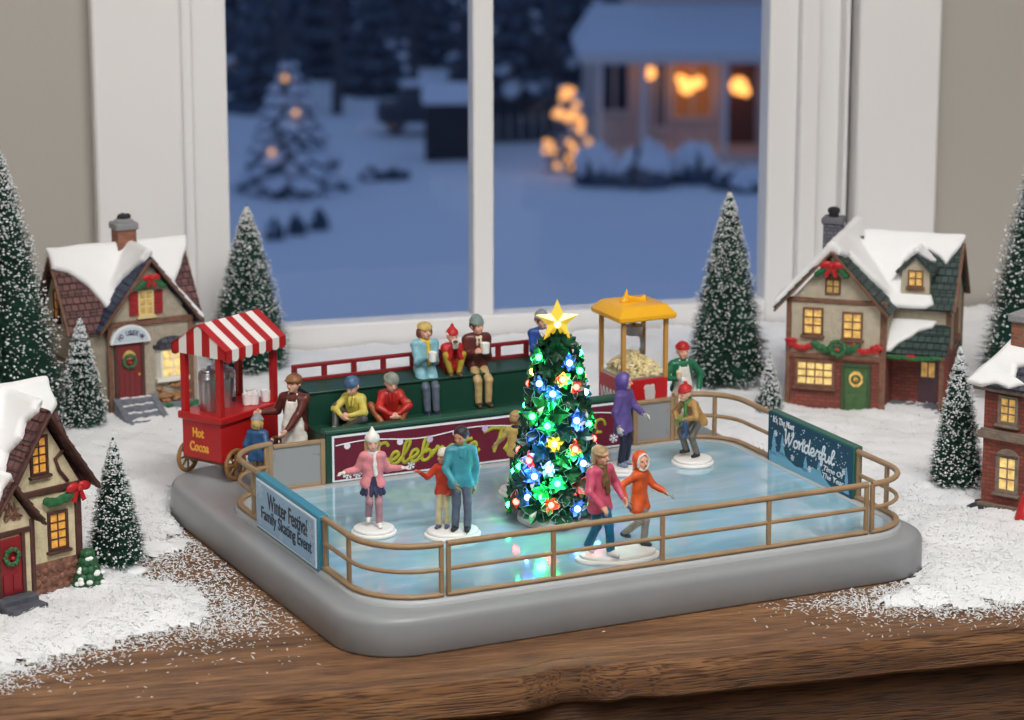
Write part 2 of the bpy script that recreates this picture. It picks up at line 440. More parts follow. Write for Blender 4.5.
# ---------- outside the window: a snowy garden at dusk, about ten metres below the sill ----------
GZ = -950
w = bpy.data.worlds.new('dusk'); S.world = w; w.use_nodes = True
bg = w.node_tree.nodes['Background']; wt = w.node_tree
tc = wt.nodes.new('ShaderNodeTexCoord'); sx = wt.nodes.new('ShaderNodeSeparateXYZ'); wt.links.new(tc.outputs['Generated'], sx.inputs[0])
wr = wt.nodes.new('ShaderNodeValToRGB'); wt.links.new(sx.outputs['Z'], wr.inputs['Fac'])
wr.color_ramp.elements[0].position = 0; wr.color_ramp.elements[0].color = (.135, .20, .365, 1)
wr.color_ramp.elements[1].position = .6; wr.color_ramp.elements[1].color = (.135, .215, .41, 1)
wt.links.new(wr.outputs['Color'], bg.inputs['Color']); bg.inputs['Strength'].default_value = 1.0
snow_out = mat('garden snow', (238, 240, 244), .8)
mb = MB(); n = 60
gv = []; gf = []
for i in range(n+1):
    for j in range(n+1):
        x = -6000+12000*i/n; y = 800+12200*j/n
        gv.append((x, y, GZ+18*noise.noise((x*.002, y*.002, 0))+(max(0, y-7600)*.05)))
for i in range(n):
    for j in range(n): gf.append((i*(n+1)+j, (i+1)*(n+1)+j, (i+1)*(n+1)+j+1, i*(n+1)+j+1))
mb.add(gv, gf)
struct(mb.build('ground', snow_out))
dark_green = mat('dark conifer', (88, 100, 116), .9, var=.3, vscale=.05)
bark = mat('dark bark', (80, 82, 92), .9)
snowb = mat('branch snow', (225, 228, 236), .8)
warm = mat('warm fairy light', (255, 190, 110), .5, emit=(255, 180, 105), es=1.1)
rnd = random.Random(5)
def conifer(label, x, y, H, Rr, snow=.5, lights=0, group=None, tiers=9, name='garden_conifer', lr=4.5, z=GZ, fat=1.0):
    t = thing(name, label, 'tree', (x, y, z), rnd.uniform(0, 90), group)
    MB().cyl((0, 0, 0), (0, 0, H*.5), Rr*.09, Rr*.05, 8).build('trunk', bark, t)
    f = MB(); s = MB()
    for k in range(tiers):
        u = k/tiers; z = H*(.1+.86*u); r = Rr*(1-u)**.85+Rr*.04; nb = max(5, int(13*(1-u))+4)
        for q in range(nb):
            a = 2*PI*(q+rnd.random()*.8)/nb; rr = r*rnd.uniform(.75, 1.08); ln = rr*.62
            M = Matrix.Rotation(a, 4, 'Z')
            f.ell((rr-ln*.8, 0, z-rr*.22), (ln, max(rr*.24, H*.02), H*.045), 8, 5, 0, M, (0, R(18), 0))
            if rnd.random() < snow:
                s.ell((rr-ln*.55, 0, z-rr*.17+H*.02), (ln*.8*fat, max(rr*.21, H*.018)*fat, H*.034*fat), 8, 5, 0, M, (0, R(20), 0))
    f.cyl((0, 0, H*.05), (0, 0, H), Rr*.55, .5, 10)
    f.build('foliage', dark_green, t)
    if snow: s.build('snow', snowb, t)
    for i in (range(lights) if isinstance(lights, int) else lights):
        u = rnd.random()**1.3*.95 if isinstance(i, int) else i[0]; a = -PI/2+(rnd.uniform(-1.4, 1.4) if isinstance(i, int) else i[1])-t.rotation_euler.z
        r = (Rr*(1-u)**.85+Rr*.06)*1.04
        MB().ell((r*math.cos(a), r*math.sin(a), H*(.1+.86*u)-r*.1), lr, 8, 6).build('fairy_light', warm, t)
    return t
conifer('tall snowy garden tree with a warm light near its top, behind the left pane', -435, 5443, 266, 112, 1.0, [(.86, -.15), (.6, .3), (.3, -.3)], lr=6, fat=1.02, tiers=12)
conifer('small garden tree glowing with warm fairy lights beside the porch', 112, 5640, 190, 52, .5, 38, lr=6.5)
for x, y, H, r in ((-570, 6480, 420, 110), (-330, 6760, 330, 100), (-60, 7000, 360, 100), (10, 6480, 380, 110), (150, 6820, 440, 120), (-720, 6900, 500, 120), (-190, 7300, 330, 90), (300, 7200, 520, 130), (-440, 7050, 470, 120), (-300, 7800, 520, 110), (-40, 7700, 560, 110), (120, 7500, 600, 130), (420, 7800, 600, 130), (-600, 7500, 560, 130)):
    conifer('dark conifer standing far behind the snowy garden', x, y, H, r, .05, 0, 'far dark conifers')
def bare_tree(label, x, y, H, seed):
    rn = random.Random(seed); t = thing('bare_tree', label, 'tree', (x, y, GZ), 0, 'bare trees at the back of the garden')
    MB().tube([(0, 0, 0), (4, 2, H*.3), (-6, 0, H*.62), (3, 0, H)], [H*.028, H*.022, H*.014, H*.004], 8).build('trunk', bark, t)
    b = MB()
    for i in range(26):
        z = H*rn.uniform(.22, .95); a = rn.uniform(0, 2*PI); l = H*rn.uniform(.1, .24)*(1.1-z/H*.7)
        p = Vector((0, 0, z)); d = Vector((math.cos(a), math.sin(a), rn.uniform(.4, 1.1))).normalized()
        q = p+d*l*.55; e = p+d*l+Vector((0, 0, l*.15)); b.tube([p, q, e], [H*.01, H*.006, H*.002], 5)
        for j in range(4):
            d2 = (d+Vector((rn.uniform(-1, 1), rn.uniform(-1, 1), rn.uniform(-.3, .8)))*.8).normalized()
            b.tube([q, q+d2*l*.45], [H*.004, H*.0015], 4)
    b.build('branches', bark, t)
for x, y, H, s in ((-640, 5850, 620, 1), (-500, 6080, 560, 2), (-400, 6420, 480, 3), (-230, 6520, 460, 4), (-110, 6240, 400, 5), (90, 6230, 430, 6)):
    bare_tree('leafless dark tree far beyond the left half of the window' if x < -150 else 'leafless dark tree far beyond the middle of the window', x, y, H, s)
def bush(label, x, y, rx, rz, snow, group=None, seed=0, name='snowy_bush'):
    rn = random.Random(seed); t = thing(name, label, 'bush', (x, y, GZ-8), 0, group); f = MB(); s = MB()
    for i in range(34):
        a = rn.uniform(0, 2*PI); r = rn.random()**.5
        px, py = rx*r*math.cos(a), rx*.55*r*math.sin(a); h = rz*(1-.45*r*r)*rn.uniform(.8, 1.05)
        f.ell((px, py, h*.5), (rx*.2, rx*.2, h*.52), 8, 6)
        if rn.random() < snow: s.ell((px, py-rx*.03, h*.84), (rx*.19, rx*.19, rz*.2), 8, 6)
    f.build('foliage', dark_green, t)
    if snow: s.build('snow', snowb, t)
for i, (x, y, rx, rz) in enumerate(((165, 5480, 46, 92), (262, 5450, 48, 104), (360, 5490, 48, 96))):
    bush('rounded bush under snow in front of the lit porch', x, y, rx, rz, .9, 'snowy bushes by the porch', i)
bush('low dark shrub poking out of the snowy lawn, right of the tall snowy tree', -253, 5534, 52, 42, .3, None, 7)
for x, y in ((-424, 4915), (-388, 4960), (-349, 5009)):
    bush('small dark shrub tuft on the lawn below the tall snowy tree', x, y, 17, 52, .1, 'small shrub tufts on the lawn', int(-x))
bush('snow covered bush at the right edge of the porch', 455, 5420, 60, 58, .9, None, 12)
sh = thing('garden_shed', 'dark wooden shed with snowy roof beside the upright window bar', 'shed', (-128, 5800, GZ), 4)
MB().bb((-52, -40, 0), (52, 40, 120)).build('wall', mat('dark boards', (52, 52, 60), .8), sh)
MB().prism([(-50, 120), (50, 120), (0, 158)], -58, 58, 0, Matrix.Rotation(PI/2, 4, 'Z') @ Matrix.Rotation(PI/2, 4, 'X')).build('roof', snowb, sh)
fn = thing('garden_fence', 'dark board fence behind the glowing garden tree', 'fence', (-5, 6000, GZ), 0)
for i in range(12): MB().bb((-150+i*25, -3, 0), (-127+i*25, 3, 92+3*(i % 2))).build('board', mat('dark boards', (52, 52, 60), .8), fn)
cr = thing('parked_car', 'dim snow covered car parked far behind the left pane', 'car', (-203, 6171, GZ), 10)
MB().box((0, 0, 42), (190, 80, 44), taper=.95).box((0, 0, 80), (110, 72, 40), taper=.7).build('body', mat('dim car paint', (70, 74, 86), .4), cr, bevel=8)
MB().box((0, 0, 104), (86, 56, 10), taper=.9).build('snow', snowb, cr, bevel=4)
for sx_ in (-58, 58):
    for sy_ in (-38, 38): MB().cyl((sx_, sy_-5, 20), (sx_, sy_+5, 20), 20, n=16).build('wheel', bark, cr)
# the neighbour's house
hs = thing('neighbour_house', 'neighbouring house with a lit porch and snowy roof behind the right pane', 'house', (365, 5740, GZ), 3)
siding = mat('dusky siding', (206, 190, 182), .7)
MB().bb((-185, 110, 0), (420, 500, 235)).bb((-95, 200, 235), (420, 520, 620)).build('wall', siding, hs)
rf = MB(); rf.add([(-235, -60, 236), (440, -60, 236), (440, 210, 305), (-185, 210, 305), (-235, 120, 250), (-235, -60, 222), (440, -60, 222), (440, 210, 291), (-185, 210, 291), (-235, 120, 236)],
      [(0, 1, 2, 3, 4), (9, 8, 7, 6, 5), (0, 5, 6, 1), (1, 6, 7, 2), (2, 7, 8, 3), (3, 8, 9, 4), (4, 9, 5, 0)])
rf.build('porch_roof', mat('porch roof snow', (214, 218, 228), .8), hs)
MB().bb((-230, -66, 214), (440, -56, 234)).build('gutter', mat('gutter white', (214, 208, 206), .5), hs)
for x in (-190, -100, 66, 150):
    MB().bb((x-6, -52, 0), (x+6, -40, 222)).build('porch_post', mat('gutter white', (214, 208, 206), .5), hs)
MB().bb((-200, -60, 0), (420, 110, 22)).build('porch_floor', siding, hs)
darkw = mat('dark window', (40, 48, 66), .15)
litw = mat('lit window', (255, 190, 110), .5, emit=(255, 158, 70), es=.4)
def hwin(x0, x1, z0, z1, y, m):
    f = MB().bb((x0-7, y-8, z0-7), (x1+7, y+6, z0)).bb((x0-7, y-8, z1), (x1+7, y+6, z1+7)).bb((x0-7, y-8, z0), (x0, y+6, z1)).bb((x1, y-8, z0), (x1+7, y+6, z1)).bb(((x0+x1)/2-2, y-6, z0), ((x0+x1)/2+2, y+4, z1)).build('house_window', mat('gutter white', (214, 208, 206), .5), hs)
    MB().bb((x0, y-3, z0), (x1, y+3, z1)).build('pane', m, f)
hwin(-176, -118, 95, 192, 108, darkw); hwin(-22, 56, 80, 200, 108, mat('dim lit window', (140, 100, 70), .4, emit=(255, 150, 70), es=.12)); hwin(-60, -40, 60, 200, 108, darkw)
for x in (30, 130, 230): hwin(x, x+60, 345, 460, 198, darkw)
MB().bb((85, 104, 22), (150, 112, 205)).build('door', mat('dim door', (96, 60, 48), .5), hs)
lampm = mat('porch lamp glow', (255, 190, 110), .5, emit=(255, 170, 85), es=2.4)
for x, z, r in ((-78, 178, 13), (0, 150, 17), (24, 158, 12), (-14, 166, 9), (108, 150, 18), (122, 138, 10)):
    MB().ell((x, 60, z), r, 12, 8).build('porch_lamp', lampm, hs)
# ---------- the skating rink (drawn in its own u, v frame, turned 25.5 degrees) ----------
RZ = 25.5
RM = Matrix.Rotation(R(RZ), 4, 'Z')
def RK(u, v, z=0): return RM @ Vector((u, v, z))
def rrect(u0, u1, v0, v1, r, n=10):
    """rounded rectangle, corners front-left, front-right, back-right, back-left"""
    if not isinstance(r, (list, tuple)): r = [r]*4
    pts = []
    for (cx, cy, a0), q in zip(((u0, v0, PI), (u1, v0, 1.5*PI), (u1, v1, 0), (u0, v1, .5*PI)), r):
        ox = cx+q if cx == u0 else cx-q; oy = cy+q if cy == v0 else cy-q
        for k in range(n+1):
            a = a0+PI/2*k/n; pts.append((ox+q*math.cos(a), oy+q*math.sin(a)))
    return pts
def loft(mb, rings, cap=True, mi=0):
    n = len(rings[0]); vs = [p for r in rings for p in r]; fs = []
    for i in range(len(rings)-1):
        for k in range(n):
            l = (k+1) % n; fs.append((i*n+k, i*n+l, (i+1)*n+l, (i+1)*n+k))
    if cap: fs.append(tuple(range(n))[::-1]); fs.append(tuple((len(rings)-1)*n+k for k in range(n)))
    return mb.add(vs, fs, mi)
grey = mat('satin grey plastic', (143, 146, 149), .36, var=.06, vscale=.25)
greyl = mat('pale grey plastic', (172, 176, 178), .4)
tan = mat('tan rail plastic', (158, 130, 98), .45, var=.12, vscale=1.2)
rink = thing('skating_rink', 'large grey rounded skating rink base with marbled blue ice on the wooden table', 'skating rink', (0, 0, 0), RZ)
U0, U1, V0, V1 = -18.35, 17.4, -20.15, 12.3
rings = []
for off, z in ((.12, 0), (.0, .12), (.0, 1.68), (.05, 1.88), (.15, 2.04), (.32, 2.14), (.6, 2.19), (1.05, 2.2)):
    rad = [max(.4, q-off) for q in (3.6, 3.4, 3.5, 4.0)]
    rings.append([(x, y, z) for x, y in rrect(U0+off, U1-off, V0+off, V1-off, rad)])
loft(MB(), rings).build('base', grey, rink, ang=50)
FU0, FU1, FV0, FV1 = -16.75, 16.3, -18.72, 3.72      # the line of the railing
RAD = (3.4, 2.9, 3.0, 2.9)
def rr(o, z): return [(x, y, z) for x, y in rrect(FU0-o, FU1+o, FV0-o, FV1+o, [q+o for q in RAD])]
cb = MB(); loft(cb, [rr(.34, 2.1), rr(.3, 2.35), rr(.22, 2.5), rr(.0, 2.56), rr(-.45, 2.56), rr(-.6, 2.52), rr(-.62, 2.1)], False)
cb.build('curb', greyl, rink, ang=60)
ic = MB(); loft(ic, [rr(-.55, 2.2), rr(-.55, 2.5)]); ic.build('ice', ice_mat(), rink, ang=30)

# railings: top, middle and bottom rail and posts
TOPZ, MIDZ, BOTZ = 5.42, 4.05, 2.68
def fence_path(pts): return pts
def corner(cx, cy, r, a0, a1, n=8): return [(cx+r*math.cos(R(a0+(a1-a0)*k/n)), cy+r*math.sin(R(a0+(a1-a0)*k/n))) for k in range(n+1)]
def railing(label, path, posts, org):
    t = thing('railing', label, 'railing', RK(*org, 2.56), RZ, 'tan railings around the ice')
    o = Vector((org[0], org[1], 2.56))
    def P(z): return [Vector((x, y, z))-o for x, y in path]
    MB().tube(P(TOPZ), .17, 10).build('top_rail', tan, t, ang=50)
    MB().tube(P(MIDZ), .12, 10).build('middle_rail', tan, t, ang=50)
    MB().tube(P(BOTZ), .19, 10, flat=.7).build('bottom_rail', tan, t, ang=50)
    for x, y in posts:
        MB().box((x-o.x, y-o.y, (TOPZ+2.56)/2-o.z), (.24, .24, TOPZ-2.56)).build('post', tan, t, (0, 0, 0), bevel=.05)
    return t
railing('long straight tan railing along the front edge of the ice', [(-12.68, FV0), (13.05, FV0)], [(u, FV0) for u in (-12.6, -6.5, .06, 6.68, 12.97)], (0, FV0))
railing('tan railing curving round the front corner beside the light blue sign', [(FU0, -11.75)]+corner(FU0+3.4, FV0+3.4, 3.4, 180, 270)+[(-12.95, FV0)], [(FU0, -11.9), (FU0+.25, -14.6), (-13.0, FV0)], (-15.7, -17.7))
railing('short tan railing curving round the back corner beside the cocoa cart', [(FU0, -1.75)]+corner(FU0+2.9, FV1-2.9, 2.9, 180, 90)+[(-14.0, FV1)], [(FU0, -1.0), (-14.2, FV1)], (-16.5, 2.5))
railing('tan railing curving from the right grey gate to the dark green sign', [(12.95, FV1)]+corner(FU1-3.0, FV1-3.0, 3.0, 90, 0)+[(FU1, -3.0)], [(13.15, FV1), (15.42, 2.84)], (15.42, 2.84))
railing('tan railing curving round the right front corner beyond the dark green sign', [(FU1, -12.45)]+corner(FU1-2.9, FV0+2.9, 2.9, 0, -90)+[(13.3, FV0)], [(FU1, -12.6), (FU1, -15.6), (13.35, FV0)], (15.6, -17.5))

# grey gates in tan frames
gatep = mat('gate grey', (148, 148, 150), .45)
def gate(label, u0, u1, hinge):
    t = thing('gate', label, 'gate', RK((u0+u1)/2, FV1, 2.5), RZ, 'grey gates in the back fence')
    w = (u1-u0)/2; h = 2.85; f = MB()
    f.bb((-w, -.14, 0), (-w+.3, .14, h)); f.bb((w-.3, -.14, 0), (w, .14, h)); f.bb((-w+.3, -.14, h-.24), (w-.3, .14, h)); f.bb((-w+.3, -.14, 0), (w-.3, .14, .26))
    f.build('frame', tan, t, bevel=.05)
    MB().bb((-w+.25, -.05, .2), (w-.25, .07, h-.2)).build('panel', gatep, t)
    for z in (.75, 2.1): MB().bb((hinge*(w-.46)-.07, -.11, z-.18), (hinge*(w-.46)+.07, -.04, z+.18)).build('hinge', gatep, t)
    MB().bb((-hinge*(w-.55)-.2, -.1, 2.0), (-hinge*(w-.55)+.2, -.04, 2.1)).build('latch', gatep, t)
gate('grey gate panel in a tan frame beside the blue jacketed child', -14.1, -10.5, -1)
gate('grey gate panel in a tan frame below the popcorn machine', 10.1, 13.0, 1)

# ---------- signs ----------
def stand_up(yaw): return (PI/2, 0, R(yaw))
teal = mat('blue sign board', (58, 132, 158), .45); pale = mat('pale blue sign face', (152, 190, 222), .45, var=.05, vscale=.6)
ink = mat('dark navy ink', (26, 36, 60), .5); iw = mat('printed white', (232, 238, 244), .5)
def flake(mb, c, r, m=0, arms=6):
    for k in range(arms):
        a = PI*2*k/arms+.3; d = Vector((math.cos(a), math.sin(a), 0)); n = Vector((-d.y, d.x, 0))*r*.09; c_ = Vector((*c, 0))
        mb.add([c_-n, c_+n, c_+d*r+n, c_+d*r-n, c_-n+Vector((0,0,.012)), c_+n+Vector((0,0,.012)), c_+d*r+n+Vector((0,0,.012)), c_+d*r-n+Vector((0,0,.012))], [(4,7,6,5),(0,1,5,4),(1,2,6,5),(2,3,7,6),(3,0,4,7)], m)
        for q in (.5, .78):
            for sg in (1, -1):
                e = c_+d*r*q; a2 = a+sg*PI/3; d2 = Vector((math.cos(a2), math.sin(a2), 0)); n2 = Vector((-d2.y, d2.x, 0))*r*.07; f = e+d2*r*.3
                mb.add([e-n2, e+n2, f+n2, f-n2, e-n2+Vector((0,0,.012)), e+n2+Vector((0,0,.012)), f+n2+Vector((0,0,.012)), f-n2+Vector((0,0,.012))], [(4,7,6,5),(0,1,5,4),(1,2,6,5),(2,3,7,6),(3,0,4,7)], m)
    return mb
def quadstrip(mb, pts, w, z=0.0, h=.012, mi=0):
    for a, b in zip(pts, pts[1:]):
        a = Vector((*a, z)); b = Vector((*b, z)); mb.bar(a, b, w, h, mi=mi)
    return mb
sg = thing('sign_board', 'light blue Winter Festival sign board on the left side of the rink', 'sign', RK(FU0, -6.9, 2.35), RZ-90)
# local x runs along the board towards the camera side, local -y is the face looking out of the rink
L2 = 4.75; Hs = 3.2
MB().bb((-L2, -.3, 0), (L2, .32, Hs)).build('board', teal, sg, bevel=.07)
MB().bb((-L2+.25, -.36, .2), (L2-.25, -.28, Hs-.22)).build('face_border', iw, sg)
MB().bb((-L2+.36, -.385, .3), (L2-.36, -.3, Hs-.32)).build('face', pale, sg)
text_obj('lettering', 'Winter Festival', 6.0, .95, ink, sg, (.35, -.395, 2.13), UP, bold=.012, label='dark line reading Winter Festival')
text_obj('lettering', 'Family Skating Event', 7.6, .95, ink, sg, (.15, -.395, 1.12), UP, bold=.012, label='dark line reading Family Skating Event')
for c, r in (((3.7, 2.0), .62), ((-3.75, 2.45), .5), ((-3.9, .8), .4), ((-.6, .55), .28), ((4.05, .6), .34)): flake(MB(), c, r).build('snowflake', mat('faint flake print', (186, 212, 232), .5), sg, (0, -.39, 0), UP)

navy = mat('night blue print', (22, 74, 98), .5); dgreen = mat('dark green board', (40, 92, 78), .45)
hill = mat('pale hill print', (122, 184, 212), .5); white_t = mat('printed white', (232, 238, 244), .5)
sr = thing('sign_board', 'dark green and blue Wonderful sign board on the right side of the rink', 'sign', RK(FU1, -7.65, 2.45), RZ-90)
L2 = 4.85; Hs = 3.25
MB().bb((-L2, -.3, 0), (L2, .32, Hs)).build('board', dgreen, sr, bevel=.07)
MB().bb((-L2+.05, -.335, .05), (L2-.05, -.29, Hs-.08)).build('face', navy, sr)
hm = MB(); hm.prism([(-4.62, .1), (-4.62, .75), (-3.9, .82), (-3.2, 1.0), (-2.4, .72), (-1.5, .5), (-.6, .6), (.4, .95), (1.3, .82), (2.4, .3), (3.2, .16), (4.6, .12)], 0, .012)
for x, z, w_, h_ in ((-4.1, .6, .42, 1.5), (-3.1, .8, .36, 1.35), (-.4, .5, .36, .9), (4.2, .3, .32, 1.6), (1.15, .75, .34, .75)):
    hm.prism([(x-w_, z), (x-w_*.35, z+h_*.42), (x-w_*.6, z+h_*.42), (x, z+h_), (x+w_*.6, z+h_*.42), (x+w_*.35, z+h_*.42), (x+w_, z)], 0, .012)
hm.build('hills', hill, sr, (0, -.337, 0), UP)
dm = MB(); rs = random.Random(3)
for i in range(110):
    x, z, r = rs.uniform(-4.5, 4.5), rs.uniform(.9, 3.05), rs.uniform(.02, .055)
    dm.box((x, z, .006), (r*1.6, r*1.6, .012), (0, 0, rs.random()))
for x, z in ((-1.9, 2.35), (-.6, 2.25), (3.9, 1.55), (-3.9, 2.0), (-1.9, .95), (.1, .75), (3.6, .45)): flake(MB(), (x, z), .2).build('snowflake', white_t, sr, (0, -.345, 0), UP)
dm.build('snow_dots', white_t, sr, (0, -.345, 0), UP)
text_obj('lettering', "It's The Most", 2.5, .42, white_t, sr, (-3.0, -.352, 2.86), UP, .25, .01, label="small white line reading It's The Most")
# ---------- script lettering drawn with a round brush ----------
GL = {   # strokes in a box about 1 high; x advance last
 'C': ([[(.62,.82),(.5,.98),(.28,.95),(.08,.6),(.1,.2),(.3,.02),(.55,.1),(.72,.3)]], .74),
 'e': ([[(-.05,.12),(.2,.22),(.36,.4),(.26,.54),(.1,.45),(.06,.2),(.18,.02),(.36,.06),(.52,.22)]], .46),
 'l': ([[(-.05,.12),(.2,.5),(.32,.88),(.22,1.0),(.12,.8),(.1,.25),(.2,.02),(.4,.16)]], .36),
 'b': ([[(-.05,.12),(.2,.5),(.3,.9),(.2,1.0),(.1,.8),(.08,.2),(.18,.02),(.38,.06),(.46,.3),(.34,.46),(.2,.36)],[(.44,.36),(.6,.4)]], .52),
 'r': ([[(-.05,.12),(.12,.4),(.18,.56),(.26,.46),(.42,.5),(.36,.2),(.44,.03),(.58,.16)]], .5),
 'a': ([[(.46,.46),(.3,.54),(.1,.38),(.06,.12),(.2,.01),(.38,.18),(.48,.5),(.44,.16),(.52,.02),(.68,.18)]], .62),
 't': ([[(-.05,.12),(.14,.4),(.3,.92),(.18,.3),(.22,.04),(.42,.14)],[(.0,.64),(.52,.72)]], .38),
 'T': ([[(-.25,.86),(.1,.98),(.5,.92),(.95,1.02)],[(.42,.92),(.34,.5),(.24,.04)]], .62),
 'h': ([[(-.02,.1),(.2,.5),(.32,.94),(.22,1.0),(.14,.7),(.08,.02),(.2,.36),(.36,.5),(.42,.3),(.4,.06),(.54,.12)]], .5),
 'W': ([[(-.05,.92),(.08,1.0),(.1,.6),(.16,.03),(.34,.6),(.42,.85),(.42,.4),(.5,.03),(.72,.55),(.82,1.0)]], .84),
 'o': ([[(.3,.54),(.1,.4),(.08,.12),(.22,.01),(.4,.14),(.42,.4),(.3,.54),(.36,.42),(.56,.46)]], .5),
 'n': ([[(-.02,.5),(.08,.52),(.08,.02),(.14,.32),(.3,.54),(.4,.42),(.38,.1),(.46,.02),(.56,.14)]], .52),
 'd': ([[(.44,.44),(.26,.54),(.08,.36),(.08,.1),(.22,.01),(.38,.2),(.5,1.0),(.44,.2),(.52,.02),(.64,.14)]], .58),
 'f': ([[(-.05,.1),(.2,.4),(.34,.9),(.24,1.0),(.14,.7),(.08,-.3),(.2,-.26),(.22,.1),(.38,.16)],[(.0,.48),(.34,.52)]], .36),
 'u': ([[(.0,.4),(.08,.52),(.08,.12),(.2,.01),(.36,.2),(.44,.52),(.4,.12),(.48,.02),(.6,.14)]], .54),
 ' ': ([], .42)}
def catmull(P, n=6):
    P = [Vector((*p, 0)) for p in P]; Q = [P[0]*2-P[1]]+P+[P[-1]*2-P[-2]]; out = []
    for i in range(1, len(Q)-2):
        for k in range(n):
            t = k/n; a, b, c, d = Q[i-1], Q[i], Q[i+1], Q[i+2]
            out.append(.5*((2*b)+(c-a)*t+(2*a-5*b+4*c-d)*t*t+(3*b-a-3*c+d)*t**3))
    return out+[P[-1]]
def script(body, x0, y0, w, h, r, slant=.18, rise=0):
    tot = sum(GL[c][1] for c in body); k = w/tot; mb = MB(); x = 0
    for c in body:
        st, adv = GL[c]
        for s_ in st:
            P = catmull(s_, 5)
            mb.tube([(x0+(x+p.x+p.y*slant*h/k)*k, y0+p.y*h+rise*(x+p.x)/tot, 0) for p in P], r, 6, flat=.35)
        x += adv
    return mb
script('Wonderful', -2.9, 1.62, 5.7, .9, .07, .12).build('lettering', white_t, sr, (0, -.352, 0), UP, label='large white script reading Wonderful')
text_obj('lettering', 'Time Of\nThe Year', 2.4, .8, white_t, sr, (2.75, -.352, 1.02), UP, .2, .012, label='small white lines reading Time Of The Year')

# ---------- the green grandstand at the back ----------
gst = thing('grandstand', 'dark green two step grandstand with a burgundy Celebrate banner at the back of the ice', 'grandstand', RK(0, 6, 2.2), RZ)
dg = mat('dark green paint', (24, 66, 52), .42, var=.12, vscale=.5); dg2 = mat('mid green paint', (40, 84, 66), .42)
def gl_(mb, name, m, bevel=.05): return mb.build(name, m, gst, (0, -6, -2.2), bevel=bevel)
gl_(MB().bb((-10.45, 3.72, 2.2), (10.08, 4.15, 5.72)), 'front_panel', dg)
gl_(MB().bb((-10.5, 3.58, 5.6), (10.1, 4.4, 5.82)), 'panel_cap', dg2)
gl_(MB().bb((-10.3, 4.15, 2.2), (8.0, 6.8, 5.35)), 'lower_step', dg)
gl_(MB().bb((-10.3, 6.8, 2.2), (8.0, 9.75, 7.3)).bb((-10.3, 6.7, 7.3), (8.0, 9.75, 7.45)), 'upper_step', dg)
red = mat('red painted rail', (132, 30, 34), .45)
rl = MB(); u0, u1 = -10.25, 5.7
rl.bb((u0, 9.45, 7.45), (u1, 9.65, 7.66)); rl.bb((u0, 9.42, 8.3), (u1, 9.68, 8.52))
nb = 8
for i in range(nb+1):
    x = u0+.16+(u1-u0-.32)*i/nb; rl.bb((x-.17, 9.46, 7.6), (x+.17, 9.64, 8.32))
gl_(rl, 'back_rail', red, .03)
burg = mat('burgundy banner', (104, 20, 44), .5, var=.08, vscale=.8)
bn = gl_(MB().bb((-10.05, 3.64, 2.62), (9.85, 3.74, 5.45)), 'banner', iw, 0)
MB().bb((-9.93, 3.615, 2.74), (9.73, 3.7, 5.33)).build('face', burg, bn)
lime = mat('lime gold lettering', (176, 176, 52), .45, var=.25, vscale=2)
script('Celebrate', -7.6, 3.3, 7.0, 1.4, .1, .16, .0).build('lettering', lime, bn, (0, 3.6, 0), UP, label='lime script reading Celebrate')
script('The', .05, 3.2, 2.9, 1.62, .1, .16).build('lettering', lime, bn, (0, 3.6, 0), UP, label='lime script reading The')
MB().tube([(7.75+.34*math.cos(k*.5), 4.1+.42*math.sin(k*.5), 0) for k in range(11)], .09, 6).build('lettering', lime, bn, (0, 3.6, 0), UP)
ls = MB(); bl = []
pts = []
for i in range(81):
    u = -9.85+19.5*i/80; ph = (u+9.85)/2.44; fr_ = ph-math.floor(ph)
    pts.append((u, 4.86-.35*(1-(2*fr_-1)**2)*.0+.14*math.sin(ph*2.1), 0)); 
ls.tube(pts, .035, 6); ls.build('light_string', iw, bn, (0, 3.6, 0), UP)
for k in range(11):
    p = pts[3+int(k*7.4)]; c = mat('printed lilac', (200, 176, 212), .5) if k % 2 else mat('printed pale', (226, 224, 234), .5)
    MB().cyl((p[0], p[1]-.16, -.02), (p[0], p[1]-.16, .035), .2, n=18).build('printed_bulb', c, bn, (0, 3.6, 0), UP)
for x, y, r in ((-9.1, 3.0, .3), (-8.5, 2.98, .26), (-8.0, 3.05, .28), (-7.5, 2.95, .22), (-5.0, 3.1, .26), (-1.2, 2.95, .2), (8.7, 3.2, .3), (9.2, 3.6, .26), (6.6, 3.0, .3), (7.1, 3.3, .3)): flake(MB(), (x, y), r).build('snowflake', iw, bn, (0, 3.605, 0), UP)
# ---------- people: each body one continuous surface, clothes and hair its children ----------
def V3(*a): return np.array(a, float)
def nrm(v): return v/max(np.linalg.norm(v), 1e-9)
def ik(a, b, l1, l2, hint):
    d = b-a; L = np.linalg.norm(d); L2 = min(max(L, abs(l1-l2)+.02), l1+l2-.01)
    u = nrm(d); x = (l1*l1-l2*l2+L2*L2)/(2*L2); h = math.sqrt(max(l1*l1-x*x, 0))
    n = V3(*hint); n = n-u*(n@u); n = nrm(n)
    return a+u*x+n*h, a+u*L2
def C(a, b, ra, rb): return ('c', tuple(a), tuple(b), ra, rb)
def E_(c, r, Rm=None): return ('e', tuple(c), tuple(r), None if Rm is None else [list(x) for x in Rm])
skinm = mat('painted skin', (226, 172, 148), .5); skind = mat('painted tan skin', (196, 136, 104), .5)
eyem = mat('painted eye', (40, 30, 30), .3); lipm = mat('painted lips', (176, 84, 84), .5)
def cloth(name, c, rough=.4): return mat('cloth '+name, c, rough, var=.22, vscale=2.2, bump=.25, bscale=5)
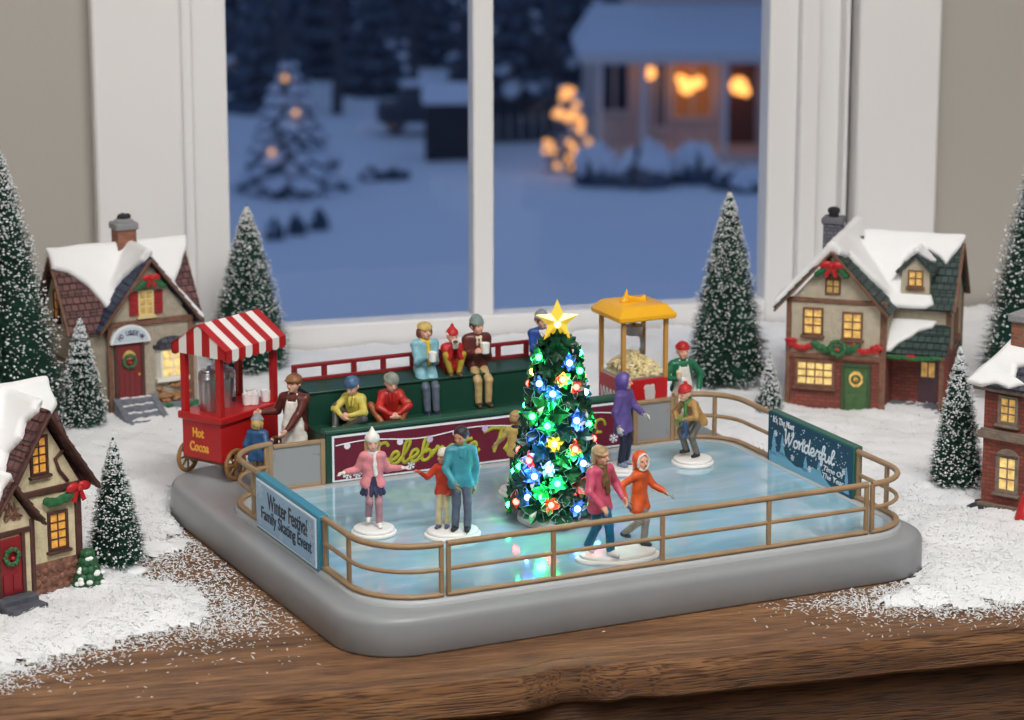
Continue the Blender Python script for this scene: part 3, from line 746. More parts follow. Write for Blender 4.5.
def person(label, loc, rz, s=1.0, group=None, skin=None, pel=(0, 0, 3.05), ch=(0, 0, 4.5), look=(0, 0), nod=.25,
           hl=(.84, -.12, 2.62), hr=(-.84, -.12, 2.62), el=(1, .6, 0), er=(-1, .6, 0), fl=(.3, 0, .22), fr=(-.3, 0, .22),
           kl=(.1, -1, 0), kr=(-.1, -1, 0), tl=8, tr=-8, palml=None, palmr=None, child=False,
           jacket=None, coat=.55, collar=None, legs=None, skirt=None, shoes=None, skates=None, gloves=None,
           hat=None, hair=None, hairlen=0, hood=None, scarf=None, scarf2=None, apron=None, open_front=None, flare=.08, puff=0, sole=None, boot=.55):
    skin = skin or skinm
    pel = V3(*pel); ch = V3(*ch); up = nrm(ch-pel)
    hs = 1.16 if child else 1.04                       # children have bigger heads
    sw = .54 if child else .6
    tw = nrm(np.cross(V3(0, -1, 0), up)) if abs(up[1]) < .98 else V3(1, 0, 0)
    if tw[0] < 0: tw = -tw
    shL = ch+tw*sw+up*.02; shR = ch-tw*sw+up*.02
    hiL = pel+tw*.27; hiR = pel-tw*.27
    neck = ch+up*.28
    hdir = nrm(up*.4+V3(0, 0, 1)*.6+V3(0, -1, 0)*nod*.4)
    yaw, pit = R(look[0]), R(look[1])
    Rh = np.array((Matrix.Rotation(yaw, 3, 'Z') @ Matrix.Rotation(pit, 3, 'X')))
    hc = neck+hdir*.5*hs
    def H(x, y, z): return hc+Rh@(V3(x, y, z)*hs)
    elb, wrL = ik(shL, V3(*hl), 1.02, .95, el); elr, wrR = ik(shR, V3(*hr), 1.02, .95, er)
    fl = V3(*fl); fr = V3(*fr)
    knL, anL = ik(hiL, fl, 1.45, 1.42, kl); knR, anR = ik(hiR, fr, 1.45, 1.42, kr)
    # bare body
    B = [E_(H(0, .02, .08), (.35*hs, .40*hs, .40*hs), Rh), E_(H(0, -.1, -.16), (.26*hs, .27*hs, .27*hs), Rh), C(H(0, -.38, .04), H(0, -.46, -.08), .035, .07),
         E_(H(.35, .04, 0), (.05, .1, .12), Rh), E_(H(-.35, .04, 0), (.05, .1, .12), Rh), C(H(-.15, -.32, .13), H(.15, -.32, .13), .06, .06), C(H(-.07, -.355, -.2), H(.07, -.355, -.2), .04, .04), E_(H(0, -.27, -.33), (.12, .1, .09), Rh),
         E_(H(.16, -.27, -.1), (.1, .08, .1), Rh), E_(H(-.16, -.27, -.1), (.1, .08, .1), Rh),
         C(neck-up*.1, hc, .17, .17), C(ch+tw*.25, pel+tw*.15, .3, .3), C(ch-tw*.25, pel-tw*.15, .3, .3), C(ch, pel, .3, .33)]
    for sh, e, w in ((shL, elb, wrL), (shR, elr, wrR)):
        B += [C(ch, sh, .25, .22), C(sh, e, .2, .16), C(e, w, .16, .1)]
    feet = []
    for hi, kn, an, yw in ((hiL, knL, anL, tl), (hiR, knR, anR, tr)):
        d = nrm(V3(math.sin(R(yw)), -math.cos(R(yw)), -.12)); feet.append((an, d))
        B += [C(hi, kn, .29, .2), C(kn, an, .2, .12), C(an-V3(0, 0, .08), an+d*.36-V3(0, 0, .1), .12, .1)]
    hands = []; Hd = []
    for w, e, pn, sg in ((wrL, elb, palml, 1), (wrR, elr, palmr, -1)):
        d = nrm(w-e); n = V3(*(pn or (-sg, 0, -.2))); n = nrm(n-d*(n@d)); sd = np.cross(d, n)*sg      # n: where the palm looks
        hands.append((w, d, n, sd))
        f = 1.0
        Hd += [('b', tuple(w+d*.2), (.14, .065, .16), .06, [list(r) for r in np.stack([sd, n, d], 1)])]
        for q, (o, l) in enumerate(((-.105, .25), (-.035, .3), (.035, .28), (.105, .22))):
            a = w+d*.3+sd*o; m_ = a+d*l*.5+n*.04; t = m_+d*l*.42+n*.13
            Hd += [C(a, m_, .036, .034), C(m_, t, .034, .028)]
        tb_ = w+d*.1-sd*.11; Hd += [C(tb_, tb_+d*.12-sd*.1+n*.04, .045, .04), C(tb_+d*.12-sd*.1+n*.04, tb_+d*.24-sd*.09+n*.1, .04, .03)]
        Hd += [C(w-d*.05, w+d*.12, .09, .09)]
    if gloves is None: B += Hd
    root = solid('person', blend(B, .042, .07), [skin], None, loc, (0, 0, R(rz)), s)
    tag(root, label, 'person', group)
    def part(name, prims, m, k=.1, res=.05, lab=None, **kw):
        return solid(name, blend(prims, res, k, **kw), [m], root, scale=s, label=lab)
    for sg in (1, -1):
        e = MB().ell(tuple(H(.145*sg, -.335, .06)*s), .045*s*hs, 8, 6).build('eye', eyem, root)
    MB().ell(tuple(H(0, -.372, -.2)*s), (.085*s, .03*s, .026*s), 8, 6).build('mouth', lipm, root)
    # trousers, skirt
    if legs:
        P = [C(pel+up*.25, pel, .33, .36)]
        for hi, kn, an in ((hiL, knL, anL), (hiR, knR, anR)):
            e = an+nrm(kn-an)*.12; P += [C(hi, kn, .29, .245), C(kn, e, .245, .22)]
        part('trousers', P, legs, .09, wob=.02, wf=3.4)
    if skirt:
        dn = nrm(V3(0, 0, -1)); P = [C(pel+up*.3, pel-V3(0, 0, .1), .42, .5)]
        for k in range(14):
            a = 2*PI*k/14; o = V3(math.cos(a)*.42, math.sin(a)*.36, 0); P.append(C(pel+o*.8-V3(0,0,.1), pel+o*1.7-V3(0, 0, .9), .13, .12))
        part('skirt', P, skirt, .1)
    # jacket
    if jacket:
        f = puff
        P = [C(ch+tw*.27, pel+tw*.24, .36+f, .38+f), C(ch-tw*.27, pel-tw*.24, .36+f, .38+f), C(ch-up*.1, pel, .37+f, .4+f), C(neck-up*.2, ch, .26, .34)]
        if coat > 0:
            dwn = nrm(-up*.5+V3(0, 0, -.5)) if pel[2] > 2.2 else nrm(-up)
            seat = abs(fl[1]) > .9
            if seat: P += [C(hiL, hiL+nrm(knL-hiL)*coat, .42+f, .37), C(hiR, hiR+nrm(knR-hiR)*coat, .42+f, .37)]
            else:
                for o in (-1, 1): P += [C(pel+tw*.24*o, pel+tw*(.25+flare)*o+dwn*coat, .39+f, .37+flare*.8+f*.5)]
        for sh, e, w in ((shL, elb, wrL), (shR, elr, wrR)):
            P += [C(ch+up*.02, sh, .3, .27+f), C(sh, e, .265+f*.7, .225+f*.7), C(e, w-nrm(w-e)*.02, .225+f*.7, .155+f*.4)]
        clip = []
        if not abs(fl[1]) > .9: clip = [((0, 0, -1), -(pel[2]-coat-.22))]
        part('jacket', P, jacket, .1, wob=.035, wf=4.2, clip=clip)
        bt = MB().tube([tuple((pel+up*(-.35+.1*k)*1.0+V3(0, -1, 0)*0+(ch-pel)*0)*s) for k in range(2)], .01*s, 4)
        for w, e in ((wrL, elb), (wrR, elr)):
            part('cuff', [('t', tuple(w-nrm(w-e)*.05), .12, .05, _frame(nrm(w-e)))], jacket, .02)
    if collar: part('collar', [('t', tuple(neck-up*.06-V3(0, 0, .02)), .28, .13, _frame(nrm(up+V3(0, -.25, 0))))]+[C(neck-V3(.14, .32, .1), neck-V3(.1, .42, .6), .1, .06), C(neck-V3(-.14, .32, .1), neck-V3(-.1, .42, .6), .1, .06)], collar, .05, wob=.03, wf=9)
    # shoes
    if shoes or skates:
        m = shoes or skates
        for (an, d), kn in zip(feet, (knL, knR)):
            u = nrm(kn-an)
            b = part('shoe', [C(an+u*boot, an-V3(0, 0, .02), .21, .18), C(an-V3(0, 0, .04), an+d*.42-V3(0, 0, .06), .17, .14), C(an-d*.12-V3(0, 0, .08), an+d*.2-V3(0, 0, .1), .14, .12)], m, .1, clip=[((0, 0, -1), -(an[2]-.2))] if d[2] < .1 and an[2] < .5 else [])
            if skates:
                a0 = an-d*.2-V3(0, 0, .2); a1 = an+d*.55-V3(0, 0, .16)
                MB().bar(tuple(a0*s), tuple(a1*s), .05*s, .1*s).build('blade', mat('skate steel', (200, 204, 210), .25, 1), root)
    if gloves:
        for (w, d, n, sd) in hands:
            part('glove', [C(w-d*.1, w+d*.1, .15, .12), ('b', tuple(w+d*.24), (.15, .085, .2), .08, [list(r) for r in np.stack([sd, n, d], 1)])]+
                 [C(w+d*.36+sd*o, w+d*(.36+l)+sd*o*1.1+n*.1, .055, .045) for o, l in ((-.11, .16), (-.04, .21), (.04, .2), (.11, .14))]+
                 [C(w+d*.12-sd*.12, w+d*.27-sd*.24+n*.06, .065, .055)], gloves, .035, .035)
    # head wear
    HB = .40
    if hair:
        P = [E_(H(0, .06, .12), (.40*hs, .44*hs, .43*hs), Rh)]
        if hairlen:
            for x, y in ((.3, .12), (-.3, .12), (.16, .32), (-.16, .32), (0, .38)):
                P.append(C(H(x, y, 0), H(x*1.1, y*1.05, -.2-hairlen), .15, .09))
        part('hair', P, hair, .08, .05, sub=[E_(H(0, -.34, -.12), (.31*hs, .34*hs, .36*hs), Rh)], wob=.03, wf=8)
    if hat:
        kind, hm = hat[0], hat[1]; h2 = hat[2] if len(hat) > 2 else hm
        zc = Rh@V3(0, -.28, 1); zc = nrm(zc)
        base = H(0, 0, .23)
        fr_ = _frame(zc)
        cl = [(tuple(-zc), float(-zc@base)-.0)]
        if kind in ('beanie', 'bobble', 'pointed', 'santa', 'tall'):
            P = [E_(H(0, .04, .16), (.42*hs, .46*hs, (.6 if kind == 'tall' else .48)*hs), Rh)]
            if kind == 'pointed': P += [C(H(0, .05, .35), H(0, .1, .86), .3*hs, .06)]
            if kind == 'santa': P += [C(H(0, .05, .4), H(.12, .3, .72), .26*hs, .1), C(H(.12, .3, .72), H(.3, .5, .5), .11, .07)]
            part('hat', P, hm, .1, clip=cl, wob=.02, wf=9)
            part('hat_cuff', [('t', tuple(H(0, .035, .27)), .36*hs, (.055 if kind == 'pointed' else .085)*hs, fr_)], h2, .03, lab='hat brim' if h2 is not hm else None, wob=.015, wf=10)
            if kind == 'bobble': part('pompom', [E_(H(0, .12, .66), (.15, .15, .14), Rh)], h2, .02, .04, wob=.03, wf=12)
            if kind == 'santa': part('pompom', [E_(H(.34, .54, .44), (.13, .13, .13), Rh)], h2, .02, .04)
        if kind == 'cap':
            part('hat', [E_(H(0, .04, .16), (.44*hs, .5*hs, .36*hs), Rh), E_(H(0, -.34, .22), (.32*hs, .26*hs, .06), Rh)], hm, .06, clip=[(tuple(-zc), float(-zc@base)+.04)])
        if kind == 'earflap':
            part('hat', [E_(H(0, .04, .16), (.44*hs, .47*hs, .42*hs), Rh)], hm, .08, clip=cl)
            part('hat_cuff', [('t', tuple(H(0, .035, .28)), .36*hs, .1*hs, fr_)], hm, .03)
            part('ear_flap', [E_(H(.38, .08, -.06), (.12, .22, .3), Rh)], h2, .05); part('ear_flap', [E_(H(-.38, .08, -.06), (.12, .22, .3), Rh)], h2, .05)
        if kind == 'band': part('headband', [('t', tuple(H(0, .03, .2)), .39*hs, .085, fr_)], hm, .03, wob=.02, wf=9)
    if hood:
        P = [E_(H(0, .07, .08), (.47*hs, .50*hs, .52*hs), Rh), C(H(0, .2, -.2), neck+V3(0, .1, -.1), .34, .34)]
        part('hood', P, hood[0], .12, sub=[E_(H(0, -.42, -.03), (.31*hs, .42*hs, .39*hs), Rh)], wob=.02, wf=6)
        if len(hood) > 1:
            q = nrm(Rh@V3(0, -1, .1)); Fm = np.array(_frame(q))
            rp = [H(.34*math.cos(a), -.25, -.02+.43*math.sin(a)) for a in np.linspace(0, 2*PI, 15)]
            part('hood_trim', [C(a, b, .085, .085) for a, b in zip(rp, rp[1:])], hood[1], .04, wob=.025, wf=12, lab='pale furry hood trim')
    elif hood is None and jacket and False: pass
    if scarf:
        P = [('t', tuple(neck+up*.02), .25, .125, _frame(nrm(up+V3(0, -.2, 0))))]
        fx = .1; front = ch+V3(0, -1, 0)*.44
        P += [C(neck+V3(fx, -.3, -.05), front+V3(fx, 0, -.45), .1, .13), C(front+V3(fx, 0, -.45), front+V3(fx+.04, .0, -1.05), .13, .15)]
        if scarf2: P += [C(neck+V3(-.1, -.3, -.05), front+V3(-.12, 0, -.7), .09, .1)]
        part('scarf', P, scarf, .05, .045, wob=.02, wf=8)
    if apron:
        P = [C(ch+tw*.2-up*.12, pel+tw*.26, .44, .47), C(ch-tw*.2-up*.12, pel-tw*.26, .44, .47), C(ch, pel, .45, .47), C(pel+tw*.24, pel+tw*.3-V3(0, 0, 1.5), .48, .47), C(pel-tw*.24, pel-tw*.3-V3(0, 0, 1.5), .48, .47)]
        part('apron', P, apron, .1, .05, clip=[((0, 1, 0), float(pel[1])-.02), ((0, 0, 1), float(ch[2])-.12), ((.97, 0, .22), float(.97*.62+.22*pel[2])), ((-.97, 0, .22), float(.97*.62+.22*pel[2]))] , wob=.02, wf=3)
        part('apron_strap', [C(ch+V3(.27, -.42, -.2), ch+V3(.24, -.2, .3), .05, .05), C(ch+V3(-.27, -.42, -.2), ch+V3(-.24, -.2, .3), .05, .05)], apron, .02, .04)
    root['w'] = [float(x) for x in np.concatenate([wrL, wrR])]
    def world(v): return Matrix.Rotation(R(rz), 3, 'Z') @ Vector(tuple(np.array(v)*s))+Vector(loc)
    return root, world, dict(wl=wrL, wr=wrR, dl=hands[0][1], dr=hands[1][1], head=hc)
def _frame(n):
    n = nrm(np.array(n, float)); u = nrm(np.cross(n, V3(1, 0, 0) if abs(n[0]) < .9 else V3(0, 1, 0))); v = np.cross(n, u)
    return [list(r) for r in np.stack([u, v, n], 1)]
c_ = cloth
def cup(label, loc, s=1.0, group=None, name='mug', lid=False, tilt=(0, 0, 0)):
    mb = MB().lathe([(.2, 0), (.24, .04), (.27, .62), (.25, .64), (.22, .6), (.2, .52)], 20)
    o = mb.build(name, mat('white mug', (238, 236, 232), .35), None, loc, tilt); o.scale = (s, s, s)
    tag(o, label, 'cup', group)
    MB().lathe([(.21, .53), (.22, .55)], 16).build('drink', mat('cocoa drink', (92, 56, 36), .3), o)
    return o
def stand(label, loc, rx, ry, rz=0):
    t = thing('figurine_stand', label, 'stand', loc, rz, 'white stepped stands on the ice')
    MB().lathe([(.97, 0), (1, .03), (1, .16), (.97, .2), (.93, .215)], 48, sx=rx, sy=ry).build('lower_step', WHITE(), t, ang=60)
    MB().lathe([(.88, .2), (.9, .23), (.9, .36), (.87, .4), (.8, .42)], 48, sx=rx, sy=ry).build('upper_step', WHITE(), t, ang=60)
IZ = 2.5; SZ = IZ+.42
# --- on the ice ---
def ICE(u, v, z=SZ): return tuple(RK(u, v, z))
stand('round white stand under the girl in the pink coat', ICE(-11.71, -6.6, IZ), 1.28, 1.28)
stand('oval white stand under the man in teal and the child in red', ICE(-7.9, -8.85, IZ), 1.62, 1.36, 20)
stand('round white stand behind the lit tree under the child in the yellow jacket', ICE(-.95, -2.8, IZ), 1.15, 1.1)
stand('round white stand under the woman in the purple coat', ICE(6.75, -1.3, IZ), 1.35, 1.3, 10)
stand('round white stand under the bending boy in tan jacket', ICE(11.47, -1.5, IZ), 1.3, 1.28)
stand('long oval white stand under the two skaters at the front rail', ICE(-1.5, -16.5, IZ), 2.4, 1.4, 17)
person('girl skater in pink coat and white pointed hat with both arms spread wide', ICE(-11.71, -6.5), 8, .9, 'skaters on the ice', child=True,
       hl=(1.75, -.25, 3.75), hr=(-1.75, -.3, 3.6), el=(.2, .4, -1), er=(-.2, .4, -1), fl=(.34, -.3, .24), fr=(-.26, .25, .5), kr=(0, -1, 0), palml=(0, -.3, -1), palmr=(0, -.3, -1),
       jacket=c_('pink', (226, 142, 148)), coat=.3, flare=.1, puff=.03, skirt=c_('navy skirt', (52, 54, 84)), skates=mat('white skate boot', (232, 230, 228), .4), boot=.75,
       legs=c_('mauve tights', (176, 130, 140)), gloves=c_('cream', (230, 224, 212)), hat=('pointed', c_('white knit', (236, 232, 226))), hair=c_('blonde', (206, 178, 112)), hairlen=.5, scarf=c_('white scarf', (236, 234, 230)))
person('child skater in red jacket and white hat pointing left beside the man in teal', ICE(-8.2, -8.4), -18, .76, 'skaters on the ice', skin=skind, child=True, look=(-30, 0),
       hr=(-1.55, -1.0, 4.3), er=(-.3, .3, -1), hl=(.75, -.5, 3.0), el=(1, .5, -.2), palmr=(0, 0, -1), fl=(.26, -.1, .22), fr=(-.3, -.35, .22),
       jacket=c_('orange red', (196, 62, 36)), coat=.35, legs=c_('beige', (206, 190, 150)), skates=mat('slate skate boot', (74, 82, 110), .4), hat=('beanie', c_('cream knit', (232, 224, 206))), gloves=c_('orange glove', (214, 92, 60)), boot=.35)
person('man skater in teal jacket and grey trousers standing with the child in red', ICE(-7.55, -9.25), 14, 1.02, 'skaters on the ice', skin=skind, look=(-42, 14),
       hr=(-.55, -.75, 2.85), er=(-1, .5, -.2), hl=(.74, -.1, 2.6), fl=(.28, -.3, .22), fr=(-.34, -.02, .22), tl=-18, tr=-30,
       jacket=c_('teal', (66, 148, 164)), coat=.42, collar=c_('teal collar', (74, 158, 172)), legs=c_('slate', (92, 98, 116)), skates=mat('black skate boot', (34, 34, 40), .35), gloves=c_('khaki', (150, 142, 116)), hair=c_('dark hair', (52, 42, 50)), boot=.4)
person('child in yellow jacket seen from behind, standing left of the lit tree', ICE(-1.05, -2.75), 165, .76, 'skaters on the ice', child=True, look=(-25, 0),
       hl=(1.78, -.55, 3.1), el=(.6, .3, -.8), jacket=c_('straw yellow', (214, 184, 104)), coat=.4, legs=c_('dark green trousers', (40, 58, 56)), shoes=mat('black boot', (36, 34, 38), .4), hat=('beanie', c_('tan knit', (192, 158, 108))), scarf=c_('navy scarf', (44, 52, 84)), hair=c_('sandy', (188, 150, 96)), gloves=c_('yellow glove', (206, 178, 100)))
person('woman in purple coat and hood facing right with one hand held out', ICE(6.75, -1.35), 60, .98, 'skaters on the ice', look=(20, 0),
       hl=(.45, -1.25, 3.3), el=(.6, .4, -1), hr=(-.78, -.1, 2.62), er=(-1, .7, 0), palml=(-.6, 0, -.3),
       jacket=c_('purple', (102, 84, 150)), coat=.75, flare=.1, legs=c_('dark navy trousers', (40, 40, 62)), skates=mat('grey blue skate boot', (120, 134, 160), .3), hood=(c_('purple hood', (100, 80, 156)),), gloves=c_('pale glove', (214, 206, 196)), boot=.8)
person('boy in tan jacket and red hat bending forward over one lifted knee', ICE(11.5, -1.4), -52, .88, 'skaters on the ice', child=True, pel=(0, .45, 2.7), ch=(0, -.35, 3.85), look=(-4, 8), nod=.5,
       hl=(.35, -1.15, 2.9), hr=(-.42, -1.1, 2.65), el=(1, .2, -.2), er=(-1, .2, -.2), fl=(.25, .2, .22), fr=(-.28, -.3, .5), kl=(.1, -1, 0), kr=(-.2, -1, 0),
       jacket=c_('tan jacket', (180, 140, 84)), coat=.25, legs=c_('grey trousers', (112, 108, 100)), shoes=mat('black boot', (36, 34, 38), .4), hat=('bobble', c_('red knit', (190, 44, 44))), scarf=c_('green scarf', (72, 130, 66)), gloves=c_('green glove', (120, 150, 84)), boot=.4)
mt = MB(); 
stk = solid('stocking', blend([C((0, 0, 0), (.02, .05, -.75), .17, .17), C((.02, .05, -.75), (.0, -.22, -.98), .18, .14)], .05, .08), [c_('blue knit stocking', (56, 84, 116))], None, tuple(RK(10.55, -2.15, 5.35)), (0, 0, R(-50)), .95)
tag(stk, 'blue stocking held in front by the bending boy in tan', 'stocking')
person('woman skater in pink jacket and blue trousers stepping forward by the front rail', ICE(-2.75, -16.75), 42, 1.05, 'skaters on the ice', look=(10, 4), skin=skinm,
       hl=(1.2, -.5, 2.95), hr=(-.62, -.8, 2.9), el=(.6, .8, -.2), er=(-.8, .5, 0), fl=(.24, -.62, .22), fr=(-.24, .62, .36), kr=(0, -1, -.2), palmr=(.3, 0, -1),
       jacket=c_('rose', (206, 88, 116)), coat=.5, legs=c_('denim blue', (24, 104, 138)), skates=mat('white skate boot', (232, 230, 228), .4), boot=.3, hair=c_('ash blonde', (186, 160, 118)), hairlen=.12, hat=('band', c_('tan headband', (170, 140, 104))), scarf=c_('striped scarf', (112, 88, 54)), scarf2=True)
person('girl skater in orange hooded coat reaching forward on one foot', ICE(-.05, -16.25), 56, .9, 'skaters on the ice', child=True, look=(-22, 0),
       hl=(.95, -1.35, 3.35), el=(.5, .3, -1), hr=(-1.1, .25, 3.1), er=(-.5, .8, -.3), fl=(.2, -.2, .22), fr=(-.22, .95, .7), kr=(-.1, -1, -.4), palml=(-.3, 0, -1),
       jacket=c_('orange', (214, 92, 44)), coat=.6, flare=.12, legs=c_('warm grey', (140, 134, 128)), skates=mat('black skate boot', (34, 34, 40), .35), hood=(c_('orange hood', (214, 88, 42)), c_('white fur', (236, 232, 226))), gloves=c_('grey mitten', (150, 156, 156)), boot=.4)
# --- on the grandstand ---
def SEAT(u, v, z): return tuple(RK(u, v, z))
sit = dict(pel=(0, 0, .42), ch=(0, -.05, 1.9), fl=(.3, -1.45, -2.05), fr=(-.3, -1.4, -2.05), kl=(.1, -1, .6), kr=(-.1, -1, .6))
ZU = 7.45; ZL = 5.35
def seated(label, u, v, z, rz, s, **kw):
    a = dict(sit); a.update(kw); return person(label, SEAT(u, v, z), rz, s, 'spectators on the grandstand', **a)
r1, w1, j1 = seated('seated woman in light blue coat with yellow hat and scarf holding a mug', -2.25, 7.75, ZU, 22, 1.03, hl=(.2, -1.1, 1.35), hr=(-.2, -1.1, 1.35), el=(.25, .4, -1), er=(-.25, .4, -1), fl=(.26, -1.3, -1.95), fr=(-.26, -1.2, -1.95), look=(10, 0),
       jacket=c_('light blue', (138, 190, 204)), coat=.75, legs=c_('grey blue', (92, 102, 118)), shoes=mat('navy boot', (36, 42, 62), .4), boot=.7, hat=('earflap', c_('mustard', (202, 172, 100)), c_('brown hair flap', (120, 66, 50))), scarf=c_('yellow scarf', (226, 188, 56)), palml=(-1, 0, 0), palmr=(1, 0, 0))
cup('white mug held by the seated woman in light blue', tuple(w1((0, -1.42, 1.15))), .95, 'white mugs held by spectators')
r2, w2, j2 = seated('small child in red santa hat drinking from a cup between two adults', -.4, 7.75, ZU, 14, .82, child=True, hl=(.2, -.95, 2.2), hr=(-.15, -.95, 2.2), el=(.4, .3, -1), er=(-.4, .3, -1), fl=(.3, -1.0, .16), fr=(-.3, -.95, .16), kl=(.3,-.4,1), kr=(-.3,-.4,1), look=(10, 0),
       jacket=c_('red coat', (186, 34, 36)), coat=.5, puff=.06, legs=c_('olive yellow', (172, 150, 52)), shoes=mat('brown boot', (110, 76, 58), .45), hat=('santa', c_('santa red', (190, 40, 44)), c_('white fur', (236, 232, 226))), boot=.4)
cup('white cup raised to the lips of the child in red santa hat', tuple(w2((0.02, -1.15, 2.2))), .8, 'white mugs held by spectators', tilt=(R(35), 0, 0))
r3, w3, j3 = seated('seated man in brown leather jacket and grey knit hat holding a white mug', 1.25, 7.75, ZU, 22, 1.02, hl=(.15, -1.05, 1.45), hr=(-.45, -.95, 1.3), el=(.35, .4, -1), er=(-.3, .4, -1), fl=(.32, -1.2, -1.85), fr=(-.3, -1.15, -1.85), look=(18, 0),
       jacket=mat('brown leather', (98, 48, 42), .35, var=.25, vscale=2), coat=.25, puff=.06, collar=c_('cream fur', (226, 212, 190)), legs=c_('khaki trousers', (192, 164, 116)), shoes=mat('dark brown boot', (70, 54, 46), .4), boot=.4, hat=('tall', c_('grey green knit', (124, 142, 138))), hair=c_('brown hair', (110, 74, 50)))
cup('white mug held by the seated man in brown leather', tuple(w3((.05, -1.38, 1.3))), 1.05, 'white mugs held by spectators')
seated('seated person in royal blue coat with grey hood half hidden behind the glowing star', 5.75, 7.9, ZU, 20, .98, hl=(.35, -1.1, 1.5), hr=(-.3, -1.15, 1.2), el=(.3,.4,-1), er=(-.3,.4,-1), fl=(.26, -1.3, -1.95), fr=(-.26, -1.2, -1.95), look=(10, 5), jacket=c_('royal blue', (42, 74, 148)), coat=.8, legs=c_('dark grey', (70, 74, 84)), shoes=mat('navy boot', (36, 42, 62), .4), hat=('tall', c_('grey hood knit', (140, 146, 152))), collar=c_('white fur', (236, 232, 226)), hair=c_('brown hair', (110, 74, 50)))
low = dict(pel=(0, .1, .42), ch=(0, -.25, 1.85), nod=.6)
seated('seated child in yellow hooded jacket and blue cap leaning over crossed legs', -7.7, 5.7, ZL, -18, .95, child=True, **{**low, 'hl': (.1, -1.3, 1.0), 'hr': (-.4, -1.35, .95), 'el': (1, .2, -.2), 'er': (-1, .2, -.2), 'fl': (-.3, -1.15, .18), 'fr': (-.85, -1.35, .18), 'kl': (1, -.6, .5), 'kr': (-.6, -.3, 1), 'look': (-8, 22)},
       jacket=c_('pale yellow', (206, 190, 88)), coat=.2, legs=c_('charcoal trousers', (78, 78, 78)), shoes=mat('grey shoe', (150, 150, 140), .5), hat=('beanie', c_('denim cap', (70, 100, 136))), collar=c_('yellow hood', (212, 196, 96)), boot=.2)
seated('seated child in red jacket and grey knit cap with hands clasped', -5.45, 5.6, ZL, 10, .95, child=True, **{**low, 'hl': (.3, -1.35, .85), 'hr': (-.1, -1.4, .85), 'el': (1, .2, .1), 'er': (-1, .2, .1), 'fl': (.45, -1.2, .18), 'fr': (-.65, -1.1, .18), 'kl': (.6, -.3, 1), 'kr': (-.8, -.3, .7), 'look': (12, 16)},
       jacket=c_('bright red', (180, 36, 32)), coat=.25, puff=.03, legs=c_('rust trousers', (160, 88, 44)), shoes=mat('brown boot', (110, 76, 58), .45), hat=('beanie', c_('grey cap', (142, 146, 136))), collar=c_('red hood', (176, 34, 30)), boot=.2)
# --- the two sellers and the child at the cart ---
BZ = 2.2
rv, wv, jv = person('cocoa seller in brown leather jacket, cap and white apron beside the red cart', tuple(RK(-11.2, 6.7, BZ)), -18, 1.12, 'sellers in white aprons', look=(-12, 0),
       hr=(-1.7, -.55, 3.7), er=(-.4, .5, -1), hl=(-.05, -1.0, 2.95), el=(1, .2, -.5), palmr=(.3, -1, 0),
       jacket=mat('brown leather', (98, 48, 42), .35, var=.25, vscale=2), coat=.2, legs=c_('dark trousers', (66, 58, 56)), shoes=mat('dark brown boot', (70, 54, 46), .4), hat=('cap', c_('tan felt cap', (146, 100, 66))), apron=c_('white apron', (232, 228, 220)), hair=c_('brown hair', (110, 74, 50)))
rp, wp, jp = person('popcorn seller in green shirt, red cap and long white apron beside the machine', tuple(RK(14.8, 6.0, BZ)), 14, 1.02, 'sellers in white aprons', look=(0, 0),
       hr=(-.55, -.85, 3.75), er=(-1, .3, -.6), hl=(1.05, -.15, 2.9), el=(1, .5, 0), jacket=c_('green shirt', (34, 112, 78)), coat=.1, legs=c_('grey trousers', (112, 108, 100)), shoes=mat('black boot', (36, 34, 38), .4), hat=('beanie', c_('red cap', (186, 40, 44))), apron=c_('white apron', (232, 228, 220)), gloves=c_('white glove', (230, 226, 222)))
pb = thing('popcorn_bag', 'little striped bag of popcorn in the raised hand of the seller', 'bag', tuple(wp((-.55, -1.15, 3.85))), 14)
MB().lathe([(.13, 0), (.19, .4), (.17, .4)], 12).build('bag', mat('paper bag', (226, 206, 190), .6), pb)
m_ = MB(); rs = random.Random(2)
for i in range(14): m_.ell((rs.uniform(-.13, .13), rs.uniform(-.13, .13), .42+rs.uniform(0, .08)), .06, 6, 5)
m_.build('popcorn', mat('popcorn', (232, 214, 158), .6), pb)
person('child in blue jacket and grey knit hat seen from behind at the red cocoa cart', tuple(RK(-14.0, 5.6, BZ)), 168, .76, None, child=True, look=(0, -6), hl=(.95, -.75, 3.8), el=(.4, .3, -1), hr=(-.95, -.5, 3.75), er=(-.4, .3, -1), **dict(
       jacket=c_('blue jacket', (44, 84, 128)), coat=.5, puff=.05, flare=.12, legs=c_('tan trousers', (170, 140, 104)), shoes=mat('brown boot', (110, 76, 58), .45), hat=('beanie', c_('silver knit', (150, 154, 162))), hair=c_('blonde', (206, 178, 112)), hairlen=.1))
